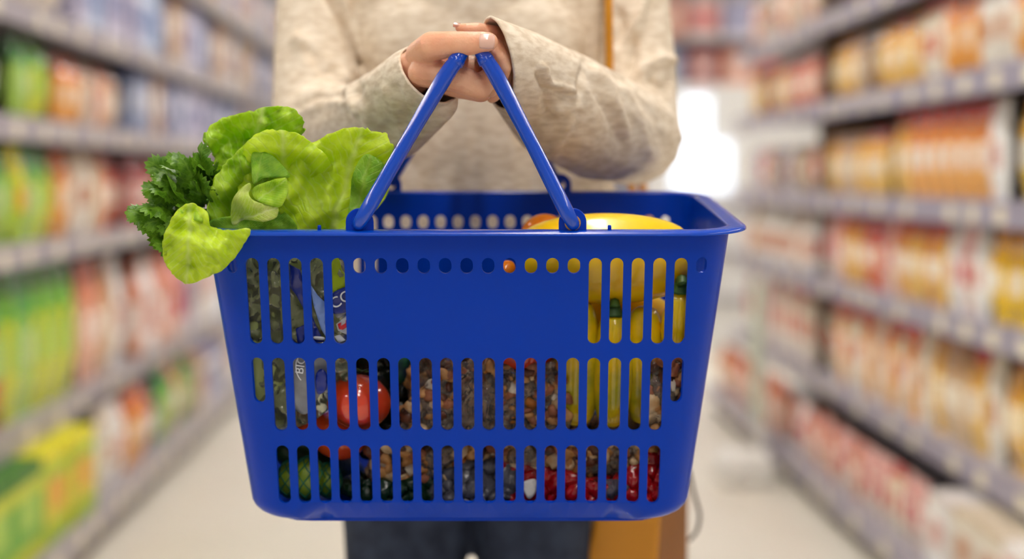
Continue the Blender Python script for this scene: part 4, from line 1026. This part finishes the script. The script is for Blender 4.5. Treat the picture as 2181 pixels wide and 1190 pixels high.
# glossy wrappers lying in the bottom
m_redp = mat('red_wrapper', 'a80c14', .15, bump=.5, bscale=30, coat=.4); m_dkp = mat('dark_green_wrapper', '14301c', .2, bump=.5, bscale=30); m_gryp = mat('grey_wrapper', '55555e', .2, bump=.6, bscale=30, coat=.3); m_whp = mat('white_print', 'd8d4d0', .4)
def wrapper(name, label, outline, ctrl, m, seed, cat='packet', thick=.014):
    xs = [p[0] for p in outline]; ys = [p[1] for p in outline]
    t = thing(name, W(sum(xs) / len(xs), max(ys), 1.32), label, cat)
    sheet('wrapper', outline, ctrl, m, t, rip=.007, rfreq=20, sig=30, thick=thick, seed=seed)
    return t
t = wrapper('red_packet', 'shiny red plastic packet in the bottom right of the basket', [(1060, 980), (1120, 985), (1200, 1000), (1290, 1022), (1350, 985), (1400, 955), (1425, 975), (1415, 1060), (1250, 1075), (1080, 1072)], [(1080, 985, 1.300), (1400, 960, 1.298), (1250, 1040, 1.290), (1100, 1060, 1.298), (1400, 1050, 1.288)], m_redp, 31)
sheet('white_flash', [(1112, 1028), (1140, 1020), (1142, 1045), (1128, 1062), (1118, 1050)], [(1125, 1040, 1.2795)], m_whp, t, thick=.0006)
wrapper('grey_packet', 'dull grey foil packet on the basket floor below the nuts', [(930, 1015), (985, 990), (1050, 980), (1085, 990), (1080, 1065), (930, 1068)], [(940, 1020, 1.300), (1060, 985, 1.298), (1000, 1050, 1.288)], m_gryp, 32)
wrapper('green_packet', 'dark green packet on the basket floor left of the grey one', [(755, 1015), (850, 1028), (935, 1008), (945, 1040), (930, 1070), (760, 1070)], [(760, 1020, 1.305), (930, 1015, 1.300), (850, 1060, 1.292)], m_dkp, 33)
wrapper('clear_wrapper', 'crumpled clear plastic wrapper along the bottom right slots', [(1225, 1030), (1300, 1020), (1370, 1030), (1375, 1068), (1225, 1068)], [(1240, 1040, 1.289), (1300, 1030, 1.282), (1360, 1050, 1.286)], filmmat('clear_film_grey', 'd8d4e0', .35, .1, 40, 1.0, '8a8492'), 34, thick=.0006)
wrapper('gap_shade_sheet', 'near-black glossy sheet added as gap shade behind the large red tomato', [(725, 745), (800, 735), (885, 745), (900, 860), (880, 960), (760, 960), (735, 860)], [(740, 760, 1.345), (880, 760, 1.352), (800, 850, 1.338), (800, 950, 1.345)], mat('gap_shade_black', '12160f', .25, bump=.5, bscale=30), 35)  # added dark sheet, stands in for the shade in the gap behind the tomato
nutbag('small clear bag of nuts wedged under the upright courgettes', [(1185, 870), (1300, 885), (1440, 860), (1440, 960), (1190, 960)], 1.320, 130, (6, 3, 1, 3, 4, 1), 26, depth=.03)
# printed sleeve round the lettuce foot
slv = thing('salad_sleeve', W(640, 910, 1.28), 'clear crinkly printed plastic sleeve round the lettuce base', 'sleeve')
sheet('film', [(512, 540), (600, 535), (700, 545), (745, 560), (748, 730), (745, 800), (690, 880), (612, 915), (560, 900), (525, 800)], [(520, 560, 1.240), (620, 560, 1.238), (740, 580, 1.241), (640, 700, 1.249), (540, 850, 1.268), (690, 860, 1.268), (740, 720, 1.252), (640, 790, 1.262)], film_g, slv, rip=.010, rfreq=26, thick=.0003, sig=50, seed=41)
m_pb = mat('print_blue_band', '14267c', .25); m_lb = mat('print_light_blue', '6f8cc8', .3); m_pw = mat('print_white', 'd4d6da', .4); m_pr = mat('print_red', 'c01c28', .35); m_pg = mat('print_grey', 'a0a2a4', .35, noisec='85878a', nscale=40)
sheet('blue_band', [(616, 562), (640, 575), (652, 640), (672, 690), (690, 728), (668, 730), (648, 660), (632, 630), (618, 612)], [(620, 570, 1.232), (650, 640, 1.236), (690, 725, 1.243)], m_pb, slv, thick=.0006, seed=42, closed_smooth=False)
sheet('blue_band', [(630, 700), (650, 690), (648, 730), (634, 732)], [(640, 715, 1.2435)], m_pb, slv, thick=.0006, seed=52, closed_smooth=False)
sheet('light_blue_band', [(660, 603), (676, 628), (694, 645), (697, 722), (684, 700), (668, 650)], [(665, 620, 1.2335), (690, 690, 1.2385)], m_lb, slv, thick=.0006, seed=43, closed_smooth=False)
lg = sheet('blue_badge', [(706, 628), (722, 616), (745, 612), (760, 640), (748, 660), (712, 668), (703, 650)], [(710, 640, 1.2355), (745, 640, 1.2355)], m_pb, slv, thick=.0006, seed=44)
text_obj('letters', 'CO', m_pw, slv, W(727, 638, 1.2335), W(760, 622, 1.2275) - W(700, 656, 1.2275), Vector((0, 0, 1)), .0135)
sheet('white_print', [(716, 690), (742, 668), (744, 700), (738, 712), (720, 704)], [(730, 700, 1.2415)], m_pw, slv, thick=.0006, seed=45, closed_smooth=False)
sheet('white_print', [(712, 660), (730, 652), (745, 650), (742, 662), (720, 678)], [(730, 660, 1.2385)], m_pg, slv, thick=.0006, seed=55)
sheet('white_print', [(712, 716), (724, 712), (736, 724), (722, 730)], [(724, 720, 1.2435)], m_pw, slv, thick=.0006, seed=56, closed_smooth=False)
sheet('red_print', [(719, 690), (727, 686), (726, 694), (736, 688), (737, 681), (743, 679), (743, 694), (730, 702), (722, 700)], [(730, 700, 1.2395)], m_pr, slv, thick=.0006, seed=46, closed_smooth=False)
sheet('white_print', [(670, 716), (690, 718), (690, 724), (670, 722)], [(680, 720, 1.2415)], m_pw, slv, thick=.0005, seed=47)
sheet('grey_label', [(622, 745), (690, 745), (700, 830), (685, 836), (655, 880), (630, 870), (620, 830)], [(630, 770, 1.2475), (690, 820, 1.252), (650, 870, 1.258)], m_pg, slv, thick=.0006, seed=48)
text_obj('letters', 'BIO', m_pw, slv, W(641, 776, 1.2445), W(645, 760, 1.2425) - W(640, 790, 1.2425), W(620, 770, 1.2425) - W(650, 774, 1.2425), .0105)
V, Fc = tube_vf([W(668 + 38 * math.cos(a), 780 + 42 * math.sin(a), 1.2435 + .002 * math.sin(a)) for a in [PI * .75 + PI * .7 * i / 20 for i in range(21)]], .0005, 5); obj('ring_print', V, Fc, m_pw, slv)
sheet('blue_spot', [(672, 800), (685, 785), (697, 800), (694, 830), (676, 838)], [(685, 810, 1.2455)], m_pb, slv, thick=.0005, seed=49)
gp = thing('green_packet', W(860, 850, 1.36), 'small green and blue packet in the dark gap above the nuts', 'packet')
sheet('wrapper', [(840, 760), (880, 755), (890, 820), (868, 845), (845, 830)], [(850, 770, 1.335), (880, 830, 1.345)], mat('packet_green', '3c8a40', .3, noisec='1c3c60', nscale=50), gp, thick=.01, seed=50, rip=.006)
